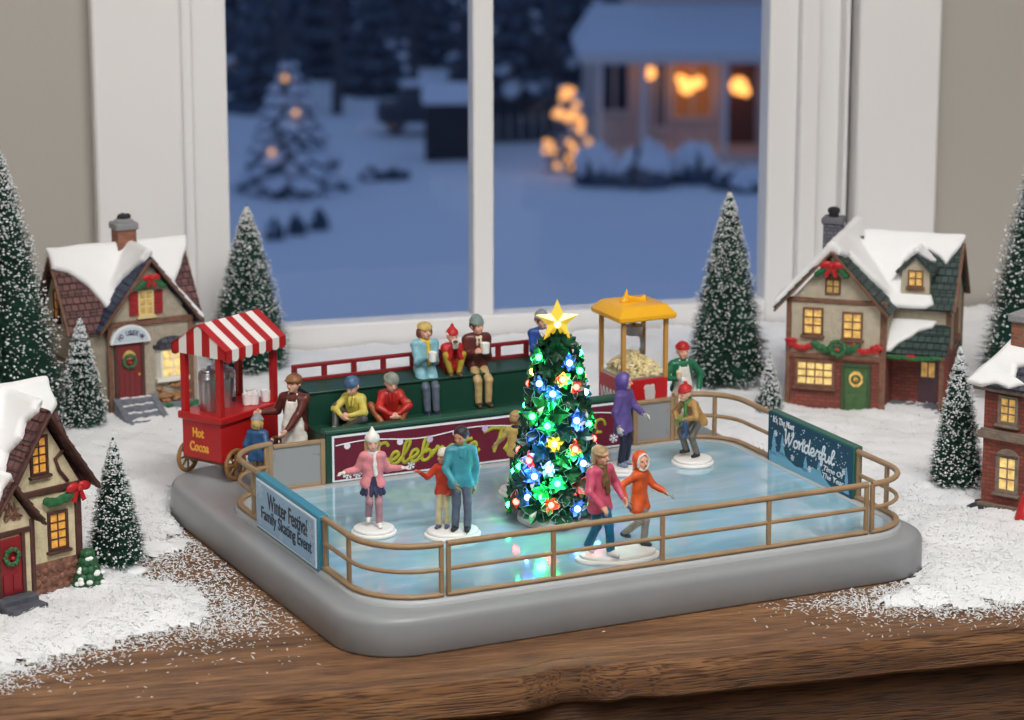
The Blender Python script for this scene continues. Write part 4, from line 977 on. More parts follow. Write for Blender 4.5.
# ---------- the red cocoa cart ----------
cred = mat('glossy red paint', (178, 30, 32), .32, var=.05, vscale=.8)
cwh = mat('canopy white', (232, 228, 224), .45); brass = mat('wheel ochre', (146, 106, 62), .5, var=.2, vscale=3); gold = mat('gold lettering', (232, 168, 62), .4)
steel = mat('brushed steel', (186, 186, 190), .28, .9)
CX, CY, CYAW = -17.05, 3.3, 54
cart = thing('cocoa_cart', 'red Hot Cocoa cart with striped canopy behind the left corner of the rink', 'cart', (CX, CY, BZ), CYAW)
CT = Matrix.Translation((CX, CY, BZ)) @ Matrix.Rotation(R(CYAW), 4, 'Z')
cart.scale = (1, 1, 1.055)
def CART(x, y, z): return tuple(CT @ Vector((x, y, z*1.055)))
MB().bb((-2.62, -1.55, 1.15), (2.62, 1.55, 3.5)).build('body', cred, cart, bevel=.06)
MB().bb((-2.8, -1.75, 3.4), (2.8, 1.75, 3.82)).build('counter', cred, cart, bevel=.07)
text_obj('lettering', 'Hot', .88, .56, gold, cart, (-2.64, .25, 2.7), (PI/2, 0, -PI/2), 0, .03, .03, label='gold lettering reading Hot')
text_obj('lettering', 'Cocoa', 1.5, .58, gold, cart, (-2.64, .2, 1.88), (PI/2, 0, -PI/2), 0, .03, .03, label='gold lettering reading Cocoa')
for x, y in ((-1.9, 1.72), (-1.7, -1.72), (2.0, 1.72), (2.0, -1.72)):
    sg_ = 1 if y > 0 else -1
    w = MB().tube([(.82*math.cos(2*PI*k/28), 0, .82*math.sin(2*PI*k/28)) for k in range(28)], .13, 8, True).build('wheel', brass, cart, (x, y+.1*sg_, .95), bevel=0)
    sp = MB()
    for k in range(8):
        a = 2*PI*k/8; sp.cyl((0, 0, 0), (.8*math.cos(a), 0, .8*math.sin(a)), .075, .06, 8)
    sp.cyl((0, -.14, 0), (0, .14, 0), .2, n=14); sp.build('spokes', brass, w)
for x in (-2.1, 2.0): MB().cyl((x, -1.85, .95), (x, 1.85, .95), .1, n=10).build('axle', brass, cart)
for x, y in ((-2.45, 1.4), (-2.45, -1.4), (2.4, 1.4), (2.4, -1.4)):
    MB().bb((x-.19, y-.19, 3.8), (x+.19, y+.19, 7.7)).build('post', cred, cart, bevel=.03)
cn = MB(); XL, YW, ZE, ZR = 2.75, 2.15, 7.75, 9.05; NS = 9
th_ = .1
for i in range(NS):
    x0 = -XL+2*XL*i/NS; x1 = x0+2*XL/NS; mi = i % 2
    for sg_ in (1, -1):
        n = Vector((0, sg_*(ZR-ZE), YW)).normalized()*th_
        q = [Vector((x0, 0, ZR)), Vector((x1, 0, ZR)), Vector((x1, sg_*YW, ZE)), Vector((x0, sg_*YW, ZE))]
        vs = q+[p-n for p in q]; f = [(0, 1, 2, 3), (7, 6, 5, 4), (0, 4, 5, 1), (1, 5, 6, 2), (2, 6, 7, 3), (3, 7, 4, 0)]
        cn.add(vs, f, mi)
        pl = [(x0, ZE+.02), (x0, ZE-.5)]+[((x0+x1)/2+(x1-x0)/2*-math.cos(PI*k/6), ZE-.5-.2*math.sin(PI*k/6)) for k in range(1, 6)]+[(x1, ZE-.5), (x1, ZE+.02)]
        y0 = sg_*YW; M = Matrix(((1, 0, 0, 0), (0, 0, 1, 0), (0, 1, 0, 0), (0, 0, 0, 1)))
        cn.prism(pl, min(y0, y0-sg_*.1), max(y0, y0-sg_*.1), mi, M)
NE = 7
for sx_ in (1, -1):
    for i in range(NE):
        y0 = -YW+2*YW*i/NE; y1 = y0+2*YW/NE; zt = lambda y: ZE+(ZR-ZE)*(1-abs(y)/YW)-.02
        pl = [(y0, ZE-.5), (y1, ZE-.5), (y1, zt(y1))]+([(0, ZR-.02)] if y0 < 0 < y1 else [])+[(y0, zt(y0))]
        M = Matrix(((0, 0, 1, 0), (1, 0, 0, 0), (0, 1, 0, 0), (0, 0, 0, 1)))
        a_, b_ = sorted((sx_*XL, sx_*(XL-.1))); cn.prism(pl, a_, b_, (i) % 2, M)
cn.build('canopy', [cred, cwh], cart)
def urn(label, x, y, s, knob=False):
    u = thing('drink_urn', label, 'urn', CART(x, y, 3.82), CYAW); 
    b = MB().lathe([(.58, 0), (.6, .05), (.6, 1.75), (.63, 1.78), (.63, 1.86), (.6, 1.9), (.6, 2.12), (.56, 2.2), (.5, 2.24)], 32).build('body', steel, u)
    MB().cyl((0, -.62, .5), (0, -.72, .5), .14, n=14).cyl((0, -.66, .5), (0, -.8, .38), .05, n=8).build('tap', mat('black plastic', (28, 28, 30), .35), u)
    MB().lathe([(.5, 2.24), (.46, 2.32), (.12, 2.36), (.1, 2.5), (.04, 2.54)], 24).build('lid', steel, u)
    u.scale = (s, s, s)
urn('tall silver urn at the near end of the red cocoa cart', -1.35, .45, 1.06)
urn('silver urn with a black tap further along the red cocoa cart', -.1, .25, 1.0)
for i, (x, y, z) in enumerate(((.75, -.7, 0), (1.35, -.55, 0), (1.05, -1.0, 0), (1.1, -.6, .64), (2.05, -1.05, 0))):
    if z: continue
    cup(['white cup on the cart counter nearest the urns', 'white cup at the back of the three on the counter', 'white cup at the front of the three on the counter', '', 'white cup alone by the seller at the far end of the cart'][i], CART(x, y, 3.82), 1.3 if i == 1 else 1.12, 'white cups on the cocoa cart', 'paper_cup')

# ---------- the popcorn machine ----------
yel = mat('yellow enamel', (236, 174, 34), .35); clear = clear_mat('clear panel', .05)
pm = thing('popcorn_machine', 'popcorn machine with yellow roof, clear panels and red base beside the seller', 'popcorn machine', RK(11.9, 7.15, BZ), RZ)
W = 1.62
pr = mat('popcorn red', (188, 32, 36), .35)
MB().bb((-W, -W, 0), (W, W, 4.0)).build('base', pr, pm, bevel=.05)
MB().bb((-W+.06, -W+.06, 4.0), (W-.06, W-.06, 4.08)).build('tray', steel, pm)
for x in (-W+.12, W-.12):
    for y in (-W+.12, W-.12): MB().bb((x-.13, y-.13, 3.95), (x+.13, y+.13, 7.9)).build('frame_post', mat('ochre frame', (196, 146, 74), .45), pm, bevel=.03)
for a in range(4):
    M = Matrix.Rotation(a*PI/2, 4, 'Z'); MB().bb((-W+.2, -W+.1, 4.02), (W-.2, -W+.15, 7.9), M=M).build('clear_panel', clear, pm)
loft(MB(), [[(x*q, y*q, z) for x, y in rrect(-1, 1, -1, 1, .1, 3)] for q, z in ((1.98, 7.82), (2.05, 7.88), (2.05, 8.12), (1.98, 8.2), (1.6, 8.62), (1.5, 8.68))]).build('roof', yel, pm, ang=30)
solid('roof_ornament', blend([C((-.75, 0, 8.72), (.75, .1, 8.72), .2, .18), C((-.62, 0, 8.75), (-.5, 0, 9.45), .24, .06), C((-.3, 0, 8.9), (.2, .05, 8.8), .2, .14), C((.75, .1, 8.72), (.8, .1, 8.9), .2, .12)], .05, .12), [yel], pm)
kt = MB().lathe([(.5, 6.5), (.56, 6.55), (.56, 6.95), (.62, 7.0), (.62, 7.1), (.3, 7.2), (.14, 7.25), (.14, 7.9)], 28).build('kettle', steel, pm, (.1, .1, 0))
MB().tube([(.3, .05, 6.5), (.5, -.05, 6.3), (.55, -.05, 5.7), (.4, 0, 5.2)], .12, 10).build('crank_arm', steel, kt, (0, 0, 0))
hp = solid('popcorn_heap', blend([C((-.5, .0, 4.1), (0, .1, 4.35), 1.0, .95), C((0, .1, 4.3), (0, .2, 4.9), 1.05, .5), C((.7, -.1, 4.1), (.3, 0, 4.3), .8, .7), C((-.7, .6, 4.2), (.6, .7, 4.3), .7, .7), C((-1.0, -.7, 4.1), (1.0, -.8, 4.1), .55, .5)], .08, .2, clip=[((1, 0, 0), 1.35), ((-1, 0, 0), 1.35), ((0, 1, 0), 1.35), ((0, -1, 0), 1.35), ((0, 0, -1), -4.09)]), [mat('popcorn shade', (206, 182, 112), .7)], None, tuple(RK(11.9, 7.15, BZ)), (0, 0, R(RZ)))
me_ = hp.data; rs = random.Random(4); pk = MB(); polys = [p for p in me_.polygons if p.normal.z > -.2 and p.center.z > 4.1]
for p in rs.sample(polys, min(620, len(polys))):
    c0 = p.center; 
    if max(abs(c0.x), abs(c0.y)) > 1.32: continue
    pk.ell((c0.x+rs.uniform(-.1, .1), c0.y+rs.uniform(-.1, .1), c0.z+rs.uniform(-.06, .1)), (rs.uniform(.09, .15), rs.uniform(.09, .15), rs.uniform(.08, .12)), 7, 5)
bpy.data.objects.remove(hp)
pk.bb((-1.3, -1.3, 4.08), (1.3, 1.3, 4.25))
pc = pk.build('popcorn', mat('popcorn kernels', (242, 226, 172), .6, var=.3, vscale=3), None, tuple(RK(11.9, 7.15, BZ)), (0, 0, R(RZ)))
tag(pc, 'heap of pale yellow popcorn piled inside the clear popcorn machine', 'popcorn', None, 'stuff')
zz = MB()
for k in range(6):
    y = -1.3+k*.46
    zz.prism([(y, 3.2), (y+.12, 3.2), (y+.3, 2.2), (y+.18, 2.2)], 0, .02); zz.prism([(y+.3, 2.2), (y+.18, 2.2), (y+.36, 3.2), (y+.48, 3.2)], 0, .02)
zz.build('fringe_pattern', iw, pm, (-W-.02, 0, 0), (PI/2, 0, -PI/2))
em = MB(); rs = random.Random(6)
for i in range(16):
    em.cyl((rs.uniform(-.3, .3), rs.uniform(-.05, .55), 0), (0, 0, 0), .0, .0, 3) if False else em.ell((rs.uniform(-.32, .32), rs.uniform(-.05, .5), 0), (.15, .15, .03), 8, 5)
em.prism([(-.3, -.6), (.3, -.6), (.38, .05), (-.38, .05)], -.02, .02)
em.build('emblem', mat('emblem grey white', (206, 200, 196), .5), pm, (.35, -W-.02, 3.1), UP)

# ---------- the lit Christmas tree ----------
TX, TY = RK(-1.2, -8.4)[:2]
tr = thing('christmas_tree', 'green tree covered in glowing coloured bulbs standing in the middle of the ice', 'christmas tree', (TX, TY, IZ), 0)
MB().lathe([(2.2, 0), (2.25, .05), (2.22, .3), (2.05, .42), (1.2, .5)], 40).build('stand', WHITE(), tr, ang=60)
lf = mat('glossy evergreen leaf', (26, 78, 54), .25, var=.45, vscale=1.2, coat=.5); lf2 = mat('frosted leaf edge', (150, 176, 186), .3)
rs = random.Random(11); fol = MB(); fro = MB(); TH = 9.9
def trad(u): return (2.62-1.62*u) if u < .93 else (2.62-1.62*.93)*math.sqrt(max(0, 1-((u-.93)/.09)**2))
fol.lathe([(trad(u)*.8, .55+TH*u) for u in (0, .15, .3, .45, .6, .75, .9, .97)]+[(.05, .5+TH)], 20)
tips = []; NP = 128; z_ = []
for i in range(NP):
    # even spread over the cone by area
    t = (i+.5)/NP; lo_, hi_ = 0.0, 1.0
    for _ in range(24):
        m_ = (lo_+hi_)/2
        if (2.62*m_-.81*m_*m_)/(2.62-.81) < t: lo_ = m_
        else: hi_ = m_
    u = min(lo_, .985); a = i*2.39996; r = trad(u); z = .72+TH*u*.97
    n_ = Vector((math.cos(a), math.sin(a), .12)).normalized(); p = Vector((r*math.cos(a), r*math.sin(a), z))
    side = Vector((-math.sin(a), math.cos(a), 0)); upv = n_.cross(side)
    M = Matrix((side, upv, n_)).transposed().to_4x4(); M.translation = p-n_*.12
    k = rs.choice((6, 7, 7)); sz = rs.uniform(.7, .88)*(1-.2*u); off = rs.random()
    for q in range(k):
        th = 2*PI*(q+off)/k; M2 = M @ Matrix.Rotation(th, 4, 'Z') @ Matrix.Rotation(R(-rs.uniform(14, 40)), 4, 'Y'); wd = sz*.36
        vs = [(0, 0, 0), (sz*.45, -wd, .1), (sz*.55, 0, -.03), (sz*.45, wd, .1), (sz*.85, -wd*.6, .12), (sz*.85, wd*.6, .12), (sz*1.1, 0, .08), (sz*.5, 0, -.12)]
        fol.add(vs, [(0, 1, 2), (0, 2, 3), (1, 4, 2), (2, 5, 3), (4, 6, 2), (6, 5, 2), (0, 7, 1), (0, 3, 7), (1, 7, 4), (3, 5, 7), (4, 7, 6), (6, 7, 5)], 0, M2)
        if rs.random() < .3: fro.tube([M2 @ Vector(vs[j]) for j in (1, 4, 6, 5, 3)], .013, 5)
    tips.append((p+n_*.16, a, u))
for i in range(7):
    a = i*2.39996; M = Matrix.Translation((.5*math.cos(a)*(i > 0), .5*math.sin(a)*(i > 0), TH+.42+.25*(i == 0))) @ Matrix.Rotation(a, 4, 'Z') @ Matrix.Rotation(R(45 if i else 5), 4, 'Y')
    for q in range(6):
        sz = .62; wd = sz*.34; M2 = M @ Matrix.Rotation(2*PI*q/6, 4, 'Z') @ Matrix.Rotation(R(-20), 4, 'Y')
        vs = [(0, 0, 0), (sz*.45, -wd, .1), (sz*.55, 0, -.03), (sz*.45, wd, .1), (sz*.85, -wd*.6, .12), (sz*.85, wd*.6, .12), (sz*1.1, 0, .08), (sz*.5, 0, -.12)]
        fol.add(vs, [(0, 1, 2), (0, 2, 3), (1, 4, 2), (2, 5, 3), (4, 6, 2), (6, 5, 2), (0, 7, 1), (0, 3, 7), (1, 7, 4), (3, 5, 7), (4, 7, 6), (6, 7, 5)], 0, M2)
fol.build('foliage', lf, tr, ang=20); fro.build('frosting', lf2, tr)
cols = {'red': (255, 46, 40), 'blue': (70, 110, 255), 'green': (40, 255, 120), 'yellow': (255, 196, 60), 'white blue': (150, 190, 255)}
vis = [t for t in tips if math.sin(t[1]) < .35]; rs.shuffle(vis)
chosen = []
for p, a, u in vis:
    if all((p-q).length > .95 for q, _ in chosen) and len(chosen) < 44: chosen.append((p, a))
order = ['green', 'red', 'blue', 'yellow', 'blue', 'green', 'red', 'white blue']
for i, (p, a) in enumerate(sorted(chosen, key=lambda c: c[0].z)):
    k = order[(i*5+i//7) % 8]
    m = mat(k+' glowing bulb', cols[k], .3, emit=cols[k], es=32)
    MB().ell(p, (.18, .18, .18), 10, 8).build('light_bulb', m, tr, label=k+' glowing bulb')
for i, (z, a, k) in enumerate(((2.0, -1.9, 'green'), (2.6, -.8, 'red'), (3.4, -2.3, 'blue'), (4.3, -1.2, 'green'), (5.0, -2.0, 'blue'), (5.9, -1.0, 'blue'), (7.1, -1.8, 'green'), (8.6, -1.3, 'green'))):
    l = bpy.data.lights.new('bulb_glow', 'POINT'); l.energy = .03; l.color = lin(cols[k]); l.shadow_soft_size = .003
    o = bpy.data.objects.new('bulb_glow', l); COL.objects.link(o); r = trad((z-.6)/TH)+.35
    o.location = ((TX+r*math.cos(a))*CM, (TY+r*math.sin(a))*CM, (IZ+z)*CM)
def star(R1, R2, d):
    mb = MB(); vs = [(0, -d, 0), (0, d, 0)]
    for k in range(10):
        r = R1 if k % 2 == 0 else R2; a = PI/2+2*PI*k/10; vs.append((r*math.cos(a), 0, r*math.sin(a)))
    fs = []
    for k in range(10): fs += [(0, 2+(k+1) % 10, 2+k), (1, 2+k, 2+(k+1) % 10)]
    return mb.add(vs, fs)
st = star(1.3, .56, .3).build('star_topper', mat('lit yellow star', (240, 206, 70), .25, emit=(255, 210, 70), es=.35, coat=.5), tr, (0, 0, .5+TH+1.12), (0, 0, R(4)), ang=5)
MB().ell((0, -.24, -.12), (.17, .12, .17), 12, 8).build('star_bulb', mat('star bulb glow', (255, 240, 170), .3, emit=(255, 232, 150), es=9), st)
MB().cyl((0, 0, .4+TH), (0, 0, .5+TH+.75), .16, .1, 10).build('trunk_tip', lf, tr)
# ---------- bottle brush trees ----------
bris = mat('dark green bristles', (34, 84, 68), .6, var=.4, vscale=.6)
core_ = mat('bristle core', (12, 34, 28), .8); fleck = mat('snow fleck', (238, 240, 242), .7)
def brush_tree(label, x, y, H, Rr, seed, n=None, snow=.25, z=.25, group='bottle brush trees', mound=True, fl=.058):
    rg = np.random.default_rng(seed)
    t = thing('bottle_brush_tree', label, 'tree', (x, y, z), 0, group)
    n = int(n*1.3) if n else 0
    n = n or int(2600+H*Rr*190)
    rings = max(14, int(H*1.75))
    u = rg.random(n)**1.25
    u = (np.floor(u*rings)+.5+rg.normal(0, .2, n))/rings; u = np.clip(u, 0.004, .998)
    a = rg.random(n)*2*PI
    prof = Rr*((1-u)**.8*.97+.03)*(1-.22*np.exp(-(u/.045)**2))
    ln = prof*rg.uniform(.74, 1.04, n)*(1+.07*np.sin(a*5+u*40))
    z0 = H*.05+u*H*.94; tilt = rg.uniform(-.1, .22, n)-.06
    d = np.stack([np.cos(a)*np.cos(tilt), np.sin(a)*np.cos(tilt), np.sin(tilt)], 1)
    tw_ = rg.normal(0, .12, (n, 3)); d = d+tw_*.6; d /= np.linalg.norm(d, axis=1)[:, None]
    p0 = np.stack([np.zeros(n), np.zeros(n), z0], 1)+d*ln[:, None]*.12; p1 = np.stack([np.zeros(n), np.zeros(n), z0], 1)+d*ln[:, None]
    up = np.array([0, 0, 1.0]); sd = np.cross(d, up); sd /= np.linalg.norm(sd, axis=1)[:, None]; u2 = np.cross(sd, d); w = .046
    V = np.stack([p0+sd*w, p0-sd*w*.5+u2*w*.87, p0-sd*w*.5-u2*w*.87, p1], 1).reshape(-1, 3)
    k = np.arange(n)[:, None]*4
    F = np.concatenate([k+np.array([[0, 1, 3]]), k+np.array([[1, 2, 3]]), k+np.array([[2, 0, 3]])])
    link('bristles', np_mesh('bristles', V, F), bris, t, smooth=False)
    MB().lathe([(Rr*.4, H*.06), (Rr*.5, H*.09), (Rr*.27, H*.5), (.08, H*.97), (.05, H)], 16).build('core', core_, t)
    pick = rg.random(n) < snow*(.45+.75*u); q = p1[pick]; m = len(q); s_ = fl*rg.uniform(.5, 1.5, (m, 1))
    q = q-d[pick]*s_
    o6 = np.array([[1, 0, 0], [-1, 0, 0], [0, 1, 0], [0, -1, 0], [0, 0, .8], [0, 0, -.8]])
    V = (q[:, None, :]+o6[None]*s_[:, None, :]*rg.uniform(.6, 1.5, (m, 6, 1))).reshape(-1, 3)
    k = np.arange(m)[:, None]*6; tri = [(0, 2, 4), (2, 1, 4), (1, 3, 4), (3, 0, 4), (2, 0, 5), (1, 2, 5), (3, 1, 5), (0, 3, 5)]
    F = np.concatenate([k+np.array([f]) for f in tri])
    link('snow_flecks', np_mesh('snow_flecks', V, F), fleck, t, smooth=False)['kind'] = 'stuff'
    if mound:
        solid('snowy_base', blend([E_((0, 0, -.05), (Rr*.62, Rr*.6, .45)), E_((.3, -.2, -.1), (Rr*.7, Rr*.5, .3))], .09, .2, wob=.06, wf=3), [fleck], t)
    return t
brush_tree('very tall bottle brush tree cut off by the left edge, behind the plum roofed house', -33.3, 17.8, 20.0, 4.9, 1, 20000, fl=.07)
brush_tree('small frosted bottle brush tree in front of the house with the curved door sign', -28.6, 20.4, 7.7, 1.95, 2, 7000, .34)
brush_tree('tall bottle brush tree behind the red cocoa cart', -18.85, 36.0, 12.3, 3.45, 3, 13000)
brush_tree('bottle brush tree on a snow mound right of the cream timbered house', -22.3, -10.2, 7.6, 1.95, 4, 8000, .28)
brush_tree('tall bottle brush tree right of the popcorn machine, before the window', 15.1, 31.6, 14.2, 3.35, 5, 15000)
brush_tree('smallest bottle brush tree, tucked against the brick and cream house', 17.5, 24.6, 4.2, 1.15, 6, 4200, .34)
brush_tree('frosted bottle brush tree left of the red brick house', 27.4, 5.6, 9.3, 1.95, 7, 9000, .3)
brush_tree('very tall bottle brush tree cut off by the right edge', 36.0, 27.0, 20.0, 4.6, 8, 18000, fl=.07)
# ---------- the ceramic village houses (each in its own frame: x along the front wall, y into the house) ----------
stucco = mat('tan stucco', (170, 160, 142), .75, var=.14, vscale=2.0, bump=.8, bscale=5)
cream = mat('cream stucco', (188, 178, 156), .75, var=.12, vscale=2.0, bump=.6, bscale=5)
timber = mat('brown timber', (122, 86, 68), .6, var=.3, vscale=2.5); timberd = mat('dark timber', (84, 52, 46), .6, var=.3, vscale=2.5)
brickr = brick('red brick', (150, 72, 56), (118, 54, 46), (92, 62, 54), .62, .24)
brickc = brick('chimney brick', (168, 100, 72), (132, 78, 60), (120, 100, 88), .5, .24)
stoneg = brick('grey chimney stone', (112, 112, 120), (88, 88, 98), (66, 66, 74), .5, .26)
shp = brick('plum shingles', (116, 78, 74), (92, 60, 60), (54, 36, 38), .48, .42, .05, .9)
shb = brick('slate blue shingles', (68, 78, 102), (50, 60, 84), (30, 36, 52), .46, .42, .05, .9)
shg = brick('dark green shingles', (66, 84, 80), (48, 66, 64), (28, 40, 40), .46, .42, .05, .9)
shd = brick('charcoal shingles', (80, 80, 90), (60, 60, 70), (36, 36, 44), .46, .42, .05, .9)
cobble = mat('rubble stone', (150, 104, 84), .7, col2=(92, 62, 54), vscale=3.2, bump=.9, bscale=3.2)
rsnow = mat('ceramic snow', (236, 236, 236), .6, bump=.2, bscale=6)
stepm = mat('grey step stone', (112, 116, 126), .65, var=.25, vscale=2.5, bump=.5, bscale=5)
holly = mat('holly green', (44, 104, 62), .45, var=.3, vscale=5); bow = mat('ribbon red', (184, 36, 40), .4); gust = mat('antique glow', (240, 190, 100), .5)
glow = mat('lit pane', (244, 200, 120), .35, var=.5, vscale=2.6, emit=(255, 190, 96), es=.2)
glow2 = mat('bright lit pane', (250, 220, 150), .35, emit=(255, 200, 110), es=.36, var=.5, vscale=2.2)
dimp = mat('dim glowing pane', (196, 168, 104), .35, var=.35, vscale=3, emit=(220, 170, 90), es=.14)  # dim pane with a faint glow put into its material
def T(x=0, y=0, z=0, rz=0): return Matrix.Translation((x, y, z)) @ Matrix.Rotation(R(rz), 4, 'Z')
def hwindow(h, x, z, w, hh, nx, nz, fm, pm_, loc=(0, 0, 0), rz=0, sill=True, fw=.13, arch=False, label=None):
    f = MB(); fd = .09
    f.bb((x-w/2-fw, -fd-.06, z-fw), (x-w/2, .06, z+hh+fw)); f.bb((x+w/2, -fd-.06, z-fw), (x+w/2+fw, .06, z+hh+fw))
    f.bb((x-w/2, -fd-.06, z+hh), (x+w/2, .06, z+hh+fw)); f.bb((x-w/2, -fd-.06, z-fw), (x+w/2, .06, z))
    for i in range(1, nx): f.bb((x-w/2+w*i/nx-.045, -fd, z), (x-w/2+w*i/nx+.045, .04, z+hh))
    for i in range(1, nz): f.bb((x-w/2, -fd, z+hh*i/nz-.045), (x+w/2, .04, z+hh*i/nz+.045))
    if sill: f.bb((x-w/2-fw-.12, -fd-.2, z-fw-.16), (x+w/2+fw+.12, .05, z-fw))
    if arch: f.prism([(x+(w/2+fw)*math.cos(PI*k/10), z+hh+(w/2+fw)*.75*math.sin(PI*k/10)) for k in range(11)], -.06, .15, 0, Matrix(((1, 0, 0, 0), (0, 0, -1, 0), (0, 1, 0, 0), (0, 0, 0, 1))))
    o = f.build('window', fm, h, loc, (0, 0, R(rz)), bevel=.02, seg=1, label=label)
    MB().bb((x-w/2, -.045, z), (x+w/2, .05, z+hh)).build('pane', pm_, o)
    return o
def wreath(par, x, y, z, r, rot=UP):
    mb = MB(); rs = random.Random(int(x*10+z))
    for k in range(16):
        a = 2*PI*k/16; mb.ell((r*math.cos(a), r*math.sin(a), rs.uniform(-.03, .05)), (r*.36, r*.3, .11), 7, 5, rot=(0, 0, a))
    o = mb.build('wreath', holly, par, (x, y, z), rot)
    b = MB()
    for k in range(5):
        a = 2*PI*k/5+.4; b.ell((r*math.cos(a), r*math.sin(a), .1), .05, 6, 5)
    b.ell((.02, -r*.2, .06), (r*.3, r*.26, .08), 8, 5); b.build('berries', bow, o); return o
def bowknot(par, x, y, z, s):
    mb = MB().ell((-.32*s, 0, .06*s), (.34*s, .14*s, .22*s), 12, 8, rot=(0, R(-15), 0)).ell((.32*s, 0, .06*s), (.34*s, .14*s, .22*s), 12, 8, rot=(0, R(15), 0)).ell((0, -.06*s, 0), (.14*s, .14*s, .14*s), 10, 8)
    mb.bar((-.05*s, 0, 0), (-.28*s, 0, -.6*s), .2*s, .07*s, (0, -1, 0)).bar((.05*s, 0, 0), (.28*s, 0, -.6*s), .2*s, .07*s, (0, -1, 0))
    return mb.build('bow', bow, par, (x, y, z))
def garland(par, x0, x1, y, z0, z1, sag, r=.2, m=None, name='garland', n=22):
    rs = random.Random(int(x0*7+z0)); mb = MB()
    for k in range(n):
        t = k/(n-1); x = x0+(x1-x0)*t; z = z0+(z1-z0)*t-sag*4*t*(1-t)
        mb.ell((x, y+rs.uniform(-.04, .04), z+rs.uniform(-.05, .05)), (r*1.1, r*.7, r), 7, 5, rot=(0, rs.uniform(-.5, .5), 0))
    return mb.build(name, m or holly, par)
def gable_wall(mb, x0, x1, zb, ze, zp, y0, y1, xp=None, mi=0):
    xp = (x0+x1)/2 if xp is None else xp
    mb.prism([(x0, zb), (x1, zb), (x1, ze), (xp, zp), (x0, ze)], -y1, -y0, mi, Matrix(((1, 0, 0, 0), (0, 0, -1, 0), (0, 1, 0, 0), (0, 0, 0, 1))))
def slope(mb, a, b, c, d, th=.22, rows=8, mi=0):
    """shingled roof slope a-b along the ridge, d-c along the eave: overlapping courses"""
    a, b, c, d = map(Vector, (a, b, c, d)); n = (b-a).cross(d-a).normalized()
    if n.z < 0: n = -n
    for i in range(rows):
        t0, t1 = i/rows, (i+1.12)/rows
        t1 = min(t1, 1.02)
        p0, p1 = a.lerp(d, t0), b.lerp(c, t0); q0, q1 = a.lerp(d, t1), b.lerp(c, t1)
        vs = [p0-n*th, p1-n*th, q1-n*th, q0-n*th, p0, p1, q1+n*.08, q0+n*.08]
        mb.add(vs, [(0, 3, 2, 1), (4, 5, 6, 7), (0, 1, 5, 4), (1, 2, 6, 5), (2, 3, 7, 6), (3, 0, 4, 7)], mi)
def plane_of(a, b, d):
    """origin, unit axes along the ridge and down the slope"""
    a, b, d = map(Vector, (a, b, d)); x = (b-a).normalized(); y = (d-a); y = (y-x*(y @ x) if False else y-x*y.dot(x)).normalized()
    return a, x, y
def snowcap(h, items, res=.11, k=.3, wob=.05, clip=(), name='roof_snow', sub=()):
    P = []
    for (a, b, d), poly, th in items:
        o, x, y = plane_of(a, b, d); n = x.cross(y)
        if n.z < 0: n = -n
        P.append(('p', tuple(o+n*(th*.4)), tuple(x), tuple(y), poly, th, min(th*.9, .3)))
    return solid(name, blend(P, res, k, wob=wob, wf=1.6, clip=clip, sub=sub), [rsnow], h)
def steps(h, x0, x1, y0, n, rise, run, m=None, walls=False):
    mb = MB()
    for i in range(n): mb.bb((x0, y0-run*(n-i), -.4), (x1, y0+.05, rise*(i+1)))
    if walls:
        for a, b in ((x0-.45, x0+.02), (x1-.02, x1+.45)):
            mb.prism([(-y0-.02, -.4), (-y0-.02, rise*n+.1), (run*n-y0+.25, .25), (run*n-y0+.25, -.4)], a, b, 0, Matrix(((0, 0, 1, 0), (-1, 0, 0, 0), (0, 1, 0, 0), (0, 0, 0, 1))))
    return mb.build('front_steps', m or stepm, h, bevel=.05)

# === house A: plum and blue roofed house with the curved sign ===
A = thing('village_house', 'ceramic tan house with plum and blue roofs, curved sign and grey steps, left', 'house', (-24.53, 24.63, .1), 28, 'ceramic village houses')
w = MB(); gable_wall(w, -2.95, 3.0, -.3, 6.5, 10.65, 0, 3.6, .02)
w.bb((-5.2, .5, -.3), (3.6, 6.7, 6.4))
w.prism([(-.5, 6.4), (-6.7, 6.4), (-3.6, 10.5)], -5.2, 3.6, 0, Matrix(((0, 0, 1, 0), (-1, 0, 0, 0), (0, 1, 0, 0), (0, 0, 0, 1))))
w.build('walls', stucco, A)
r_ = MB(); slope(r_, (-5.6, 3.6, 11.0), (4.0, 3.6, 11.0), (4.0, .1, 6.2), (-5.6, .1, 6.2)); slope(r_, (4.0, 3.6, 11.0), (-5.6, 3.6, 11.0), (-5.6, 7.1, 6.2), (4.0, 7.1, 6.2))
r_.build('roof', shp, A, label='plum shingled roof')
r_ = MB(); slope(r_, (.02, 3.7, 11.1), (.02, -.5, 11.1), (-3.7, -.5, 6.3), (-3.7, 3.7, 6.3)); slope(r_, (.02, -.5, 11.1), (.02, 3.7, 11.1), (3.7, 3.7, 6.4), (3.7, -.5, 6.4))
r_.build('front_roof', shb, A, label='slate blue shingled gable roof')
tm = MB(); tm.bar((-3.7, -.5, 6.12), (.02, -.5, 10.9), .16, .4, (0, -1, 0)).bar((3.7, -.5, 6.22), (.02, -.5, 10.9), .16, .4, (0, -1, 0))
tm.bb((-3.1, -.16, 6.35), (3.15, .05, 6.72)); tm.bb((-3.05, -.12, -.2), (-2.7, .1, 6.4)); tm.bb((2.75, -.12, -.2), (3.1, .1, 6.4))
tm.bar((-5.62, .1, 6.05), (-5.62, 3.6, 10.85), .16, .36, (1, 0, 0)).bar((-5.62, 7.1, 6.05), (-5.62, 3.6, 10.85), .16, .36, (1, 0, 0)).bb((-5.3, .5, 3.6), (-5.15, 6.7, 4.0))
tm.build('timber_trim', timber, A, bevel=.03, seg=1)
